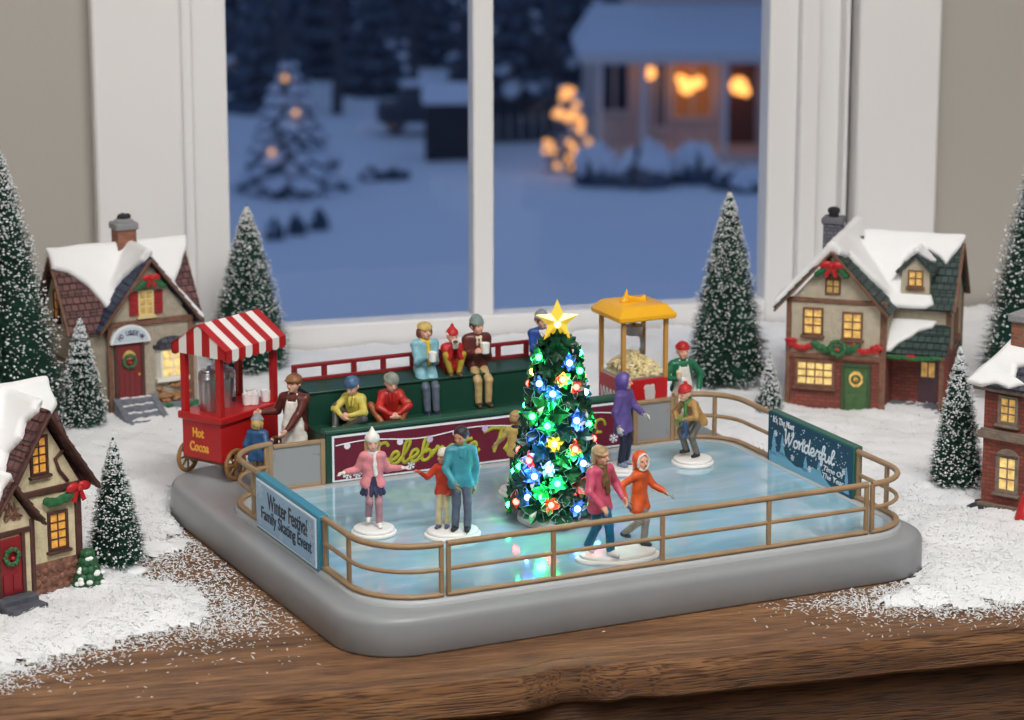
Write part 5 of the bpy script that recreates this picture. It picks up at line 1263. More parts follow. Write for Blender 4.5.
d = MB(); d.bb((-2.4, -.1, 1.4), (-.7, .05, 5.15)); 
do = d.build('door', mat('plum door', (120, 46, 48), .45), A, bevel=.03)
df = MB().bb((-2.62, -.2, 1.4), (-2.38, .1, 5.3)).bb((-.72, -.2, 1.4), (-.48, .1, 5.3)).bb((-2.62, -.2, 5.1), (-.48, .1, 5.35)).build('door_frame', timberd, do)
pp_ = MB()
for i in range(4): pp_.bb((-2.3+i*.38, -.15, 1.5), (-2.3+i*.38+.3, -.08, 3.2))
pp_.build('door_panel', mat('plum door', (120, 46, 48), .45), do)
MB().prism([(-1.55+.48*math.cos(PI*k/10), 4.1+.62*math.sin(PI*k/10)) for k in range(11)], .08, .14, 0, Matrix(((1, 0, 0, 0), (0, 0, -1, 0), (0, 1, 0, 0), (0, 0, 0, 1)))).build('door_light', dimp, do)
wreath(do, -1.55, -.2, 3.95, .42); MB().ell((-.9, -.2, 3.0), .09, 8, 6).build('door_knob', gold, do)
def arc(rx, rz_, x, z, n=16): return [(x+rx*math.cos(PI*k/n), z+rz_*math.sin(PI*k/n)) for k in range(n+1)]
FM = Matrix(((1, 0, 0, 0), (0, 0, -1, 0), (0, 1, 0, 0), (0, 0, 0, 1)))
sgn = MB().prism(arc(1.45, 1.25, -1.5, 5.25), .1, .38, 0, FM).build('door_sign', mat('sign white', (226, 228, 230), .45), A, bevel=.03)
MB().prism(arc(1.22, 1.02, -1.5, 5.36), .37, .41, 0, FM).build('sign_face', mat('sign pale blue', (190, 204, 212), .5), sgn)
for ch_, k in zip('HO USEK.M', range(9)):
    if ch_ == ' ': continue
    a = PI*(.84-.68*k/8); text_obj('lettering', ch_, .13 if ch_ == '.' else .22, .12 if ch_ == '.' else .36, mat('violet ink', (62, 40, 96), .5), sgn, (-1.5+.92*math.cos(a), -.415, 5.36+.62*math.sin(a)), (PI/2, -(a-PI/2)*.8*-1 if False else (PI/2-a)*.75, 0), 0, .03)
hwindow(A, -.23, 7.1, .85, 1.5, 2, 3, mat('cream frame', (222, 204, 150), .5), dimp)
for x in (-1.1, .64):
    sh_ = MB().bb((x-.32, -.12, 7.05), (x+.32, .05, 8.65))
    for k in range(7): sh_.box((x, -.14, 7.2+k*.22), (.5, .06, .13), (R(25), 0, 0))
    sh_.build('shutter', mat('shutter red', (160, 44, 48), .45), A)
bay = MB(); bay.bb((.3, -.5, 2.3), (2.65, .05, 2.6)); bay.prism([(.4, 0), (2.55, 0), (2.35, .45), (.6, .45)], 2.55, 4.65, 0, Matrix(((1, 0, 0, 0), (0, -1, 0, 0), (0, 0, 1, 0), (0, 0, 0, 1))))
bo = bay.build('bay_window', mat('bay white', (224, 220, 210), .5), A, bevel=.03)
MB().prism([(.2, 0), (2.75, 0), (2.45, .62), (.5, .62)], 4.6, 4.85, 0, Matrix(((1, 0, 0, 0), (0, -1, 0, 0), (0, 0, 1, 0), (0, 0, 0, 1)))).ell((1.47, -.15, 4.9), (1.1, .42, .5), 16, 8).build('bay_roof', shd, bo)
pz = MB(); bz = MB()
for i in range(2):
    for k in range(3): pz.bb((.72+i*.8, -.5, 2.72+k*.62), (.72+i*.8+.68, -.42, 2.72+k*.62+.52))
pz.build('pane', glow2, bo)
for x0_, m__ in ((.55, 0),): pass
lg = MB(); rs = random.Random(4)
for i in range(26): lg.cyl((rs.uniform(.5, 2.6), -.25-rs.uniform(0, .25), .9+rs.uniform(0, 1.2)), (rs.uniform(.5, 2.6), .0, .9+rs.uniform(0, 1.2)), .17, n=8) if False else lg.ell((rs.uniform(.45, 2.6), -.1-rs.uniform(0, .2), .9+rs.uniform(0, 1.2)), (.24, .2, .17), 8, 6)
lg.build('stone_pile', mat('ochre stone', (160, 116, 80), .7, var=.3, vscale=3), A)
bs = MB().bb((.2, -.45, -.3), (3.1, .05, .85)); bs.build('plinth', stepm, A, bevel=.08)
gr_ = MB(); rs = random.Random(9)
for i in range(30): gr_.ell((rs.uniform(.7, 3.6), -.55-rs.uniform(0, .4), rs.uniform(.1, .8)), (.26, .2, .16), 7, 5)
gr_.build('shrub', holly, A)
bowknot(A, 0, -.65, 9.65, 1.0); gb_ = garland(A, -.9, .9, -.55, 9.0, 9.0, -.5, .2, n=12)
steps(A, -2.35, -.15, -.05, 4, .36, .66, walls=True)
ss = MB(); rs = random.Random(31)
for i in range(4):
    for k in range(6): ss.ell((-2.2+k*.38+rs.uniform(-.1, .1), -.05-.66*(4-i)+.45+rs.uniform(-.12, .12), .36*(i+1)), (.24, .17, .06), 8, 5)
ss.build('step_snow', rsnow, A)
ch = MB().bb((-.95, 3.0, 9.8), (.4, 4.3, 12.5)).build('chimney', brickc, A, bevel=.04)
MB().bb((-1.1, 2.85, 12.3), (.55, 4.45, 12.8)).lathe([(.8, 12.8), (.45, 13.05)], 16, 0, T(-.28, 3.65)).build('chimney_cap', mat('cap stone', (140, 140, 142), .7, bump=.5, bscale=6), ch, bevel=.12)
sm = MB()
for q in ((-.5, 3.6), (-.24, 3.85), (.0, 3.6), (-.26, 3.42)): sm.ell((q[0], q[1], 13.12), (.26, .24, .26), 8, 6)
sm.build('chimney_pot', mat('soot black', (38, 36, 40), .7), ch)
hwindow(A, -3.6, 6.6, .8, 1.8, 2, 3, timberd, mat('amber pane', (190, 130, 60), .4, emit=(230, 150, 60), es=.25), (-5.2, 0, 0), -90)
# main front slope (s along ridge from x=-5.6, t down the slope), its right end, the blue left slope, the back
m_ = ((-5.7, 3.6, 11.05), (4.1, 3.6, 11.05), (-5.7, .1, 6.25)); bL = ((.02, 3.7, 11.15), (.02, -.6, 11.15), (-3.7, 3.7, 6.35)); bR = ((.02, 3.7, 11.15), (.02, -.6, 11.15), (3.7, 3.7, 6.45))
snowcap(A, [(m_, [(-.1, -.3), (9.9, -.3), (9.9, .4), (9.2, 1.5), (8.3, 3.0), (8.3, 5.5), (3.4, 5.5), (3.2, 5.0), (2.8, 4.0), (2.0, 2.6), (1.0, 1.6), (-.1, 1.2)], .3),
            (((-5.7, 3.6, 11.05), (4.1, 3.6, 11.05), (-5.7, 7.1, 6.25)), [(-.1, -.3), (9.8, -.3), (9.8, 4.5), (-.1, 5)], .3),
            (bL, [(-.3, -.3), (4.2, -.3), (4.1, .5), (3.3, 1.2), (2.6, 2.2), (2.2, 3.6), (2.0, 6.2), (-.3, 6.2)], .3),
            (bR, [(-.3, -.3), (4.1, -.3), (3.2, .4), (2.6, 3), (3.3, 5.0), (4.1, 6.1), (-.3, 6.1)], .26)], clip=[((0, 0, -1), -5.6)])

# === house B: brick and cream house with dark green roofs ===
Bh = thing('village_house', 'ceramic cream and brick house with dark green roofs, dormer and green door', 'house', (22.07, 25.18, .1), -17, 'ceramic village houses')
w = MB(); gable_wall(w, -3.4, 3.3, 3.9, 7.5, 11.05, 0, 8.5, -.35); w.bb((3.2, 2.9, 3.9), (7.2, 8.6, 7.4))
w.prism([(-2.6, 7.3), (-8.8, 7.3), (-5.6, 10.9)], 0, 7.2, 0, Matrix(((0, 0, 1, 0), (-1, 0, 0, 0), (0, 1, 0, 0), (0, 0, 0, 1))))
w.build('walls', cream, Bh)
w = MB().bb((-3.4, 0, -.3), (3.3, 8.5, 3.9)).bb((3.2, 2.9, -.3), (7.2, 8.6, 3.95)); w.build('brick_walls', brickr, Bh)
r_ = MB(); slope(r_, (-.38, 8.7, 11.5), (-.38, -.55, 11.5), (-4.25, -.55, 7.25), (-4.25, 8.7, 7.25)); slope(r_, (-.38, -.55, 11.5), (-.38, 8.7, 11.5), (3.6, 8.7, 7.2), (3.6, -.55, 7.2))
slope(r_, (-.3, 5.6, 11.3), (7.5, 5.6, 11.3), (7.5, 2.2, 7.2), (1.6, 2.2, 7.2)); slope(r_, (7.5, 5.6, 11.3), (-.3, 5.6, 11.3), (-.3, 9.0, 7.2), (7.5, 9.0, 7.2))
r_.build('roof', shg, Bh)
tm = MB(); tm.bar((-4.25, -.56, 7.0), (-.38, -.56, 11.28), .16, .42, (0, -1, 0)).bar((3.6, -.56, 7.0), (-.38, -.56, 11.28), .16, .42, (0, -1, 0))
tm.bb((-3.5, -.15, 7.65), (3.4, .05, 7.95)); tm.bb((-3.5, -.14, 3.75), (3.4, .05, 4.1)); tm.bb((-3.5, -.12, -.2), (-3.15, .1, 7.8)); tm.bb((2.95, -.12, -.2), (3.4, .1, 7.8))
tm.bb((6.95, 2.8, 3.9), (7.28, 3.1, 7.4)); tm.bb((3.3, 2.8, 6.95), (7.3, 2.95, 7.25)); tm.bb((6.9, .7, .0), (7.2, 1.0, 4.2))
tm.bar((7.52, 2.2, 7.0), (7.52, 5.6, 11.1), .16, .36, (1, 0, 0)).bar((7.52, 9.0, 7.0), (7.52, 5.6, 11.1), .16, .36, (1, 0, 0)); tm.bb((7.1, 2.9, 3.8), (7.3, 8.6, 4.15)); tm.bb((7.1, 8.3, 0), (7.3, 8.65, 7.2))
tm.build('timber_trim', timber, Bh, bevel=.03, seg=1)
do = MB().bb((.62, -.12, .2), (2.2, .05, 3.3)).build('door', mat('sage green door', (72, 104, 62), .45, var=.2, vscale=2), Bh, bevel=.03)
MB().bb((.4, -.2, .1), (.64, .1, 3.5)).bb((2.18, -.2, .1), (2.42, .1, 3.5)).bb((.4, -.2, 3.28), (2.42, .1, 3.55)).build('door_frame', mat('moss frame', (62, 82, 54), .5), do, bevel=.03)
pl_ = MB()
for a, b in ((.75, 1.35), (1.47, 2.07)): pl_.bb((a, -.17, .35), (b, -.1, 1.5))
pl_.build('door_panel', mat('sage green door', (72, 104, 62), .45), do)
MB().prism([(1.41+.5*math.cos(PI/8+PI*k/4), 2.5+.58*math.sin(PI/8+PI*k/4)) for k in range(8)], .12, .2, 0, FM).build('door_light', glow, do); wreath(do, 1.41, -.24, 2.5, .26)
hwindow(Bh, -1.66, 5.5, 1.15, 1.65, 2, 3, timber, glow); hwindow(Bh, 1.05, 5.35, 1.15, 1.65, 2, 3, timber, glow)
hwindow(Bh, -1.45, 1.95, 2.35, 1.5, 4, 3, timber, glow2, fw=.22); hwindow(Bh, -.35, 8.4, .8, .85, 2, 2, timber, dimp, arch=True, sill=False)
bowknot(Bh, -.38, -.72, 10.35, 1.25); garland(Bh, -1.35, .6, -.62, 9.7, 9.7, -.55, .22, n=12)
garland(Bh, -1.5, 1.4, -.25, 4.75, 4.75, .35, .26, n=18); wreath(Bh, .1, -.4, 4.6, .5)
for x0_, x1_ in ((-3.2, -1.5), (1.2, 2.8)):
    garland(Bh, x0_, x1_, -.22, 4.85, 4.85, .4, .2, bow, 'red_swag', 14); 
bowknot(Bh, -3.1, -.3, 4.95, .7); bowknot(Bh, 2.75, -.3, 4.75, .7)
dr = MB(); gable_wall(dr, 3.85, 5.75, 8.0, 9.75, 10.65, 2.75, 5.2); dro = dr.build('dormer', cream, Bh)
r_ = MB(); slope(r_, (4.8, 5.2, 10.85), (4.8, 2.45, 10.85), (3.5, 2.45, 9.55), (3.5, 5.2, 9.55), .16, 4); slope(r_, (4.8, 2.45, 10.85), (4.8, 5.2, 10.85), (6.1, 5.2, 9.55), (6.1, 2.45, 9.55), .16, 4)
r_.build('dormer_roof', shg, dro)
wd_ = hwindow(Bh, 4.8, 8.65, .85, .95, 2, 2, timber, glow, (0, 2.75, 0), fw=.1)
hwindow(Bh, 5.4, 4.9, .85, 1.6, 2, 3, timber, dimp, (7.2, 0, 0), 90); hwindow(Bh, 5.4, 1.2, .85, 1.6, 2, 3, timber, dimp, (7.2, 0, 0), 90)
r_ = MB(); slope(r_, (3.3, 2.95, 6.0), (7.3, 2.95, 6.0), (7.4, .55, 4.35), (3.2, .55, 4.35), .2, 5); pr_ = r_.build('porch_roof', shg, Bh)
MB().bb((3.3, .55, 4.0), (7.3, .75, 4.4)).build('porch_beam', timber, pr_); garland(Bh, 3.5, 6.9, .45, 4.15, 4.15, .08, .17, n=22); bowknot(Bh, 5.0, .4, 4.2, .5)
MB().bb((3.3, .2, -.3), (7.4, 3.0, .45)).build('porch_floor', stepm, Bh, bevel=.06)
d2 = MB().bb((5.2, 2.75, .45), (6.5, 2.95, 3.6)).build('porch_door', mat('aubergine door', (84, 60, 70), .5), Bh, bevel=.03)
MB().bb((5.4, 2.7, 2.3), (5.8, 2.8, 3.3)).bb((5.9, 2.7, 2.3), (6.3, 2.8, 3.3)).build('pane', glow, d2)
steps(Bh, .4, 2.5, -.05, 1, .22, .7)
ch = MB().bb((-1.8, 3.4, 8.6), (-.55, 4.65, 12.5)).build('chimney', stoneg, Bh, bevel=.04)
MB().bb((-1.92, 3.28, 12.4), (-.43, 4.77, 12.85)).build('chimney_cap', mat('cap slate', (100, 100, 108), .7), ch, bevel=.1)
MB().lathe([(.34, 12.85), (.34, 13.1), (.42, 13.15), (.42, 13.4), (.25, 13.5)], 16, 0, T(-1.18, 4.0)).build('chimney_pot', mat('soot black', (38, 36, 40), .7), ch)
gR = ((-.38, 8.7, 11.55), (-.38, -.6, 11.55), (3.6, 8.7, 7.25)); gL = ((-.38, 8.7, 11.55), (-.38, -.6, 11.55), (-4.25, 8.7, 7.3)); wf_ = ((-.3, 5.6, 11.35), (7.6, 5.6, 11.35), (-.3, 2.2, 7.25))
snowcap(Bh, [(gR, [(-.2, -.3), (9.4, -.3), (9.3, .6), (8.4, 1.2), (7.7, 1.0), (7.4, 2.4), (7.1, 3.6), (6.5, 5.0), (6.4, 5.9), (-.2, 5.9)], .3), (gL, [(-.2, -.3), (9.45, -.3), (9.45, .5), (9.2, 2.0), (9.1, 3.6), (9.2, 5.6), (-.2, 5.6)], .28),
             (wf_, [(1.0, -.3), (7.95, -.3), (7.8, .5), (7.3, 1.2), (6.9, 2.0), (6.4, 1.4), (5.6, .9), (4.6, 1.0), (4.1, 1.6), (3.9, 2.6), (4.3, 3.5), (5.2, 4.1), (6.2, 4.4), (6.5, 5.1), (5.9, 5.5), (1.0, 5.5)], .26),
             (((-.3, 5.6, 11.35), (7.6, 5.6, 11.35), (-.3, 9.0, 7.25)), [(1.0, -.3), (7.95, -.3), (7.9, 4.5), (1.0, 4.5)], .3)], sub=[('b', (4.8, 3.2, 9.3), (.98, .75, 1.3), .05, None)])
snowcap(Bh, [(((4.8, 5.2, 10.9), (4.8, 2.45, 10.9), (3.5, 5.2, 9.6)), [(.2, -.2), (2.5, -.2), (2.3, .5), (1.8, 1.2), (.2, 1.6)], .14), (((4.8, 5.2, 10.9), (4.8, 2.45, 10.9), (6.1, 5.2, 9.6)), [(.2, -.2), (2.5, -.2), (2.0, .5), (1.2, 1.2), (.2, 1.6)], .14)], .08, .2, .03, name='dormer_snow')
snowcap(Bh, [(((3.3, 2.95, 6.05), (7.3, 2.95, 6.05), (3.3, .55, 4.4)), [(-.1, -.1), (3.1, -.1), (2.8, .5), (1.9, .9), (1.5, 1.5), (.8, 2.1), (.3, 2.9), (-.1, 3.0)], .22)], .09, .2, .03, name='porch_snow')

# === house C: cream timbered house cut off by the left edge ===
Ch = thing('village_house', 'ceramic cream timbered house with porch and dark red door, front left edge', 'house', (-25.6, -15.13, .2), 44, 'ceramic village houses')
w = MB(); gable_wall(w, -2.2, 2.5, 1.9, 6.1, 9.9, 0, 4, .25); w.bb((-6.5, .6, 0), (2.6, 6.4, 6.0)); w.prism([(-.6, 5.9), (-6.6, 5.9), (-3.6, 10.1)], -6.5, 2.6, 0, Matrix(((0, 0, 1, 0), (-1, 0, 0, 0), (0, 1, 0, 0), (0, 0, 0, 1))))
gable_wall(w, -4.25, -1.35, .8, 4.9, 6.8, -.9, .8, -2.65)
w.build('walls', mat('pale cream stucco', (218, 204, 168), .75, var=.12, vscale=2, bump=.6, bscale=5), Ch)
cw = MB().bb((-2.2, -.06, -.4), (2.55, 4, 1.9)); rs = random.Random(21)
for i in range(7):
    for k in range(3): cw.ell((-1.0+i*.52+rs.uniform(-.08, .08), -.08, .35+k*.52+rs.uniform(-.08, .08)), (rs.uniform(.2, .28), .1, rs.uniform(.17, .24)), 10, 6)
cw.build('stone_wall', cobble, Ch)
r_ = MB(); slope(r_, (.25, 3.8, 10.6), (.25, -.6, 10.6), (-2.9, -.6, 5.9), (-2.9, 3.8, 5.9)); slope(r_, (.25, -.6, 10.6), (.25, 3.8, 10.6), (3.4, 3.8, 5.9), (3.4, -.6, 5.9))
slope(r_, (-7, 3.5, 10.8), (3.0, 3.5, 10.8), (3.0, .1, 5.9), (-7, .1, 5.9)); slope(r_, (3.0, 3.5, 10.8), (-7, 3.5, 10.8), (-7, 7.0, 5.9), (3.0, 7.0, 5.9))
r_.build('roof', brick('dark plum shingles', (104, 66, 62), (82, 50, 50), (46, 28, 30), .5, .5, .05, .9), Ch)
r_ = MB(); slope(r_, (-2.65, .8, 7.3), (-2.65, -1.35, 7.3), (-4.55, -1.35, 4.8), (-4.55, .8, 4.8), .2, 5); slope(r_, (-2.65, -1.35, 7.3), (-2.65, .8, 7.3), (-.75, .8, 4.8), (-.75, -1.35, 4.8), .2, 5)
po = r_.build('porch_roof', brick('dark plum shingles', (104, 66, 62), (82, 50, 50), (46, 28, 30), .5, .5), Ch)
tm = MB(); tm.bar((-2.9, -.62, 5.65), (.25, -.62, 10.35), .18, .48, (0, -1, 0)).bar((3.4, -.62, 5.65), (.25, -.62, 10.35), .18, .48, (0, -1, 0))
tm.bar((-4.55, -1.37, 4.55), (-2.65, -1.37, 7.05), .16, .4, (0, -1, 0)).bar((-.75, -1.37, 4.55), (-2.65, -1.37, 7.05), .16, .4, (0, -1, 0))
tm.bb((-2.0, -.14, 5.75), (2.6, .05, 6.1)); tm.bb((2.15, -.14, 1.7), (2.55, .1, 6.0)); tm.bb((-1.45, -1.02, .8), (-1.17, -.8, 4.9)); tm.bb((-4.25, -1.0, 4.2), (-1.25, -.85, 4.5)); tm.bb((-3.8, -1.02, .8), (-3.6, -.8, 4.3))
tm.tube([(1.75, -.08, 6.2), (1.2, -.08, 6.9), (.95, -.08, 7.6), (1.5, -.08, 8.0)], .12, 6)
tm.build('timber_trim', timberd, Ch, bevel=.04, seg=1)
hwindow(Ch, -.08, 7.05, .85, 1.9, 2, 4, timberd, mat('amber glow', (224, 170, 80), .4, var=.4, vscale=3, emit=(250, 170, 70), es=.25), fw=.16)
hwindow(Ch, .98, 2.6, 1.0, 1.9, 2, 4, timberd, mat('amber glow', (224, 170, 80), .4), fw=.16)
do = MB().bb((-3.5, -1.04, .95), (-2.1, -.88, 4.1)).build('door', mat('dark red door', (136, 30, 36), .42), Ch, bevel=.03)
MB().bb((-3.7, -1.12, .9), (-3.48, -.85, 4.3)).bb((-2.12, -1.12, .9), (-1.9, -.85, 4.3)).build('door_frame', timberd, do)
pl_ = MB()
for a, b in ((-3.37, -2.87), (-2.73, -2.23)): pl_.bb((a, -1.1, 1.15), (b, -1.02, 2.1))
pl_.build('door_panel', mat('dark red door', (136, 30, 36), .42), do); wreath(do, -2.8, -1.16, 3.1, .42)
tg = MB(); rs = random.Random(3)
for i in range(12): tg.tube([(-2.65+rs.uniform(-.8, .8), -.95, 5.1+rs.uniform(-.1, .3)), (-2.65+rs.uniform(-.5, .5), -1.0, 5.5+rs.uniform(-.2, .6))], .06, 5)
tg.build('twig_ornament', timber, Ch)
garland(Ch, .2, 1.7, -.3, 5.35, 5.5, .15, .26, n=12); bowknot(Ch, 2.2, -.4, 5.8, 1.25)
steps(Ch, -3.9, -1.6, -.95, 3, .3, .85, mat('dark step stone', (84, 86, 96), .65, var=.3, vscale=2.5, bump=.5, bscale=5))
sh_ = MB(); rs = random.Random(7)
for k in range(5):
    for q in range(9-k): a = 2*PI*(q+k*.5)/(9-k); r = .85*(1-k/5.2); sh_.ell((2.55+r*.8*math.cos(a), -.55+r*.7*math.sin(a), .3+k*.42), (.3, .3, .3), 8, 6)
sh_.ell((2.55, -.55, 1.0), (.5, .45, 1.2), 12, 8)
so = sh_.build('shrub', mat('shrub green', (42, 92, 58), .45, var=.3, vscale=4), Ch, label='small green shrub with snow lumps')
sn_ = MB()
for k in range(14): a = rs.uniform(PI, 2*PI); t = rs.random(); r = .95*(1-t*.8); sn_.ell((2.55+r*math.cos(a), -.55+r*math.sin(a), .3+t*1.8), (.2, .16, .14), 8, 6)
sn_.build('snow', rsnow, so)
snowcap(Ch, [(((.25, 3.8, 10.65), (.25, -.6, 10.65), (-2.9, 3.8, 5.95)), [(-.2, -.3), (3.6, -.3), (3.9, .3), (3.3, 1.1), (3.6, 2.0), (3.0, 3.0), (3.6, 4.4), (3.4, 6.1), (-.2, 6.1)], .34), (((.25, 3.8, 10.65), (.25, -.6, 10.65), (3.4, 3.8, 5.95)), [(-.2, -.3), (3.9, -.3), (3.0, .4), (2.0, 1.3), (1.0, 1.6), (-.2, 1.8)], .3),
             (((-7, 3.5, 10.85), (3.0, 3.5, 10.85), (-7, .1, 5.95)), [(0, -.3), (10.1, -.3), (10.0, 1.4), (9.3, 2.0), (7, 2), (4.5, 5.9), (0, 5.9)], .34), (((-7, 3.5, 10.85), (3.0, 3.5, 10.85), (-7, 7.0, 5.95)), [(0, -.3), (10.1, -.3), (10.1, 5), (0, 5)], .34),
             (((-2.65, .4, 7.35), (-2.65, -1.35, 7.35), (-4.55, .4, 4.85)), [(-.2, -.2), (1.5, -.2), (1.4, .6), (1.75, 1.6), (1.7, 3.1), (-.2, 3.1)], .24), (((-2.65, .4, 7.35), (-2.65, -1.35, 7.35), (-.75, .4, 4.85)), [(-.2, -.2), (1.4, -.2), (1.2, .5), (.6, 1.2), (-.2, 1.6)], .2)])

# === house D: red brick house cut off by the right edge ===
Dh = thing('village_house', 'ceramic red brick house with lit windows cut off by the right edge', 'house', (28.6, 1.74, .1), -38, 'ceramic village houses')
MB().bb((-.3, 0, 0), (6.2, 5.2, 7.9)).build('walls', brickr, Dh)
tm = MB(); tm.bb((-.6, -.3, 4.55), (6.4, .05, 5.0)); tm.bb((-.45, -.2, 4.9), (6.3, .05, 5.15))
tm.build('stone_band', mat('taupe stone', (128, 112, 100), .65, var=.25, vscale=2.5), Dh, bevel=.06)
MB().bb((-.5, -.25, .2), (6.4, .05, .55)).build('stone_band', mat('taupe stone', (128, 112, 100), .65), Dh, bevel=.06); MB().bb((-.85, -.55, 7.55), (6.7, 5.6, 7.95)).build('cornice', mat('taupe stone', (128, 112, 100), .65), Dh, bevel=.06)
MB().bb((-.9, -.75, -.3), (6.6, 5.5, .35)).build('plinth', mat('dark plinth', (52, 54, 62), .6), Dh, bevel=.12)
taupe = mat('taupe stone', (128, 112, 100), .65)
hwindow(Dh, 1.33, 5.75, .95, 1.4, 2, 3, taupe, glow, fw=.2); hwindow(Dh, 1.43, 1.55, 1.05, 1.95, 2, 3, taupe, glow2, fw=.24, arch=True); hwindow(Dh, 4.0, 5.75, .95, 1.4, 2, 3, taupe, glow, fw=.2); hwindow(Dh, 4.2, 1.55, 1.05, 1.95, 2, 3, taupe, glow2, fw=.24, arch=True)
r_ = MB(); e0, e1, e2, e3 = (-1.0, -.7, 7.95), (6.8, -.7, 7.95), (6.8, 5.8, 7.95), (-1.0, 5.8, 7.95); p0, p1 = (1.4, 2.5, 11.0), (4.4, 2.5, 11.0)
slope(r_, p0, p1, e1, e0, .2, 8); slope(r_, p1, p0, e3, e2, .2, 8); slope(r_, p0, (1.4, 2.51, 11.0), e0, e3, .2, 8); slope(r_, p1, (4.4, 2.51, 11.0), e2, e1, .2, 8)
r_.build('roof', shd, Dh)
ch = MB().bb((.7, 1.1, 8.4), (2.3, 2.5, 11.7)).build('chimney', brickc, Dh); MB().bb((.5, .9, 11.6), (2.5, 2.7, 12.1)).build('chimney_cap', mat('cap stone', (140, 140, 142), .7), ch, bevel=.1)
snowcap(Dh, [((p0, p1, (1.4, -.7, 7.95)), [(-.2, -.2), (1.0, -.2), (.8, .5), (-.3, 1.0), (.5, 1.6), (1.4, 1.2), (1.8, 1.9), (1.2, 2.6), (.2, 2.9), (.4, 3.6), (1.2, 4.0), (.3, 4.5), (-.6, 4.3), (-1.5, 4.6), (-2.6, 4.5), (-2.2, 3.8), (-1.2, 2.0)], .26),
             ((p0, (1.4, 2.6, 11.0), (-1.0, 2.5, 7.95)), [(-.3, -.2), (.3, -.2), (3.0, 3.9), (-3.0, 3.9)], .24)], .09, .25, .06)
rc = solid('figurine_coat', blend([C((0, 0, .2), (0, 0, 1.5), .8, .38), C((.1, -.1, .15), (.2, -.2, .2), .8, .7), C((0, 0, 1.5), (.1, 0, 2.1), .38, .25)], .07, .15, wob=.06, wf=3), [bow], None, (30.55, -1.25, .25), (0, 0, 0), .9)
tag(rc, 'bright red flared coat of a figurine cut off by the right edge', 'figurine')
# ---------- artificial snow on the table ----------
sn = mat('table snow', (238, 239, 241), .75, bump=.9, bscale=9)
RINKP = [tuple(RK(x, y)[:2]) for x, y in rrect(U0, U1, V0, V1, [3.6, 3.4, 3.5, 4.0], 6)]
HOUSE_BASES = ((-24.53, 24.63, 28, -2.7, 2.8, .3, 3.4), (-24.53, 24.63, 28, -4.9, 3.3, .8, 6.4), (22.07, 25.18, -17, -3.1, 3.0, .3, 8.2), (22.07, 25.18, -17, 3.0, 6.9, 3.2, 8.3), (-25.6, -15.13, 44, -6.2, 2.3, .9, 6.1), (28.6, 1.74, -38, -.6, 6.3, -.45, 5.2))
LEFT = [(-26.5, -29.3), (-23.2, -25.4), (-19.5, -22.2), (-16.2, -19.6), (-16.0, -15.2), (-18.2, -12.2), (-20.6, -10.6), (-20.2, -8.6), (-18.4, -6.2), (-19.8, 4.0), (-17.2, 12), (-8, 17), (10, 22), (19, 8), (21.6, -3), (21.8, -8.0), (21.4, -12.8), (20.0, -14.2), (18.2, -15.6), (19.4, -16.8), (23.7, -17.4), (28.5, -16.6), (52, -6), (70, 12), (70, 72), (-70, 34), (-70, -39)]
def snow_h(x, y):
    """snow depth from the distance to the edge of the drift"""
    d = -poly_sd(LEFT, x, y)
    w = .9*np.sin(x*.9+1.7*np.sin(y*.6))*np.sin(y*.8+1.1*np.sin(x*.7))+.5*np.sin(x*2.3+y*1.1)*np.sin(y*2.1-x*.6)
    d = d+w*.55
    d = d-.35
    return np.clip(d*.22, -.2, .42)+np.clip(d, 0, 1)*(.2*np.sin(x*.62+1)*np.sin(y*.7+x*.25)+.08*np.sin(x*1.7+y)*np.sin(y*1.9-x*.5)+.1)
gx = np.arange(-46, 52.01, .26); gy = np.arange(-34, 62, .26)
X, Y = np.meshgrid(gx, gy, indexing='ij'); Hs_ = snow_h(X, Y)
# keep behind the front edge and before the wall
yw = 47+(X)*math.tan(R(15))-.05; yf = -27.4+X*math.tan(R(14.6))+1.2
rn = np.random.default_rng(3); Hs_ = Hs_+rn.normal(0, .035, Hs_.shape)*(Hs_ > .02)
keep = (Hs_+rn.normal(0, .035, Hs_.shape)*(Hs_ < .2) > .02) & (Y < yw) & (Y > yf)
idx = np.full(X.shape, -1); 
_al = math.radians(RZ); _u = X*math.cos(_al)+Y*math.sin(_al); _v = -X*math.sin(_al)+Y*math.cos(_al)
keep &= poly_sd(RINKP, X, Y) > -.1
for (hx, hy, ha, fx0, fx1, fy0, fy1) in HOUSE_BASES:
    _c, _s = math.cos(math.radians(ha)), math.sin(math.radians(ha)); _p = (X-hx)*_c+(Y-hy)*_s; _q = -(X-hx)*_s+(Y-hy)*_c
    keep &= ~((_p > fx0) & (_p < fx1) & (_q > fy0) & (_q < fy1))
cells = keep[:-1, :-1] & keep[1:, :-1] & keep[:-1, 1:] & keep[1:, 1:]
q = np.argwhere(cells); n_ = X.shape[1]; flat = lambda i, j: i*n_+j
F = np.stack([flat(q[:, 0], q[:, 1]), flat(q[:, 0]+1, q[:, 1]), flat(q[:, 0]+1, q[:, 1]+1), flat(q[:, 0], q[:, 1]+1)], 1)
used = np.unique(F); rem = np.full(X.size, -1); rem[used] = np.arange(len(used))
V = np.stack([X.ravel(), Y.ravel(), np.maximum(Hs_.ravel(), .02)], 1)[used]
so_ = link('snow', np_mesh('snow', V, rem[F]), sn, None, smooth=True, ang=0)
tag(so_, 'loose white artificial snow lying deep on the table around the village', 'snow', None, 'stuff')
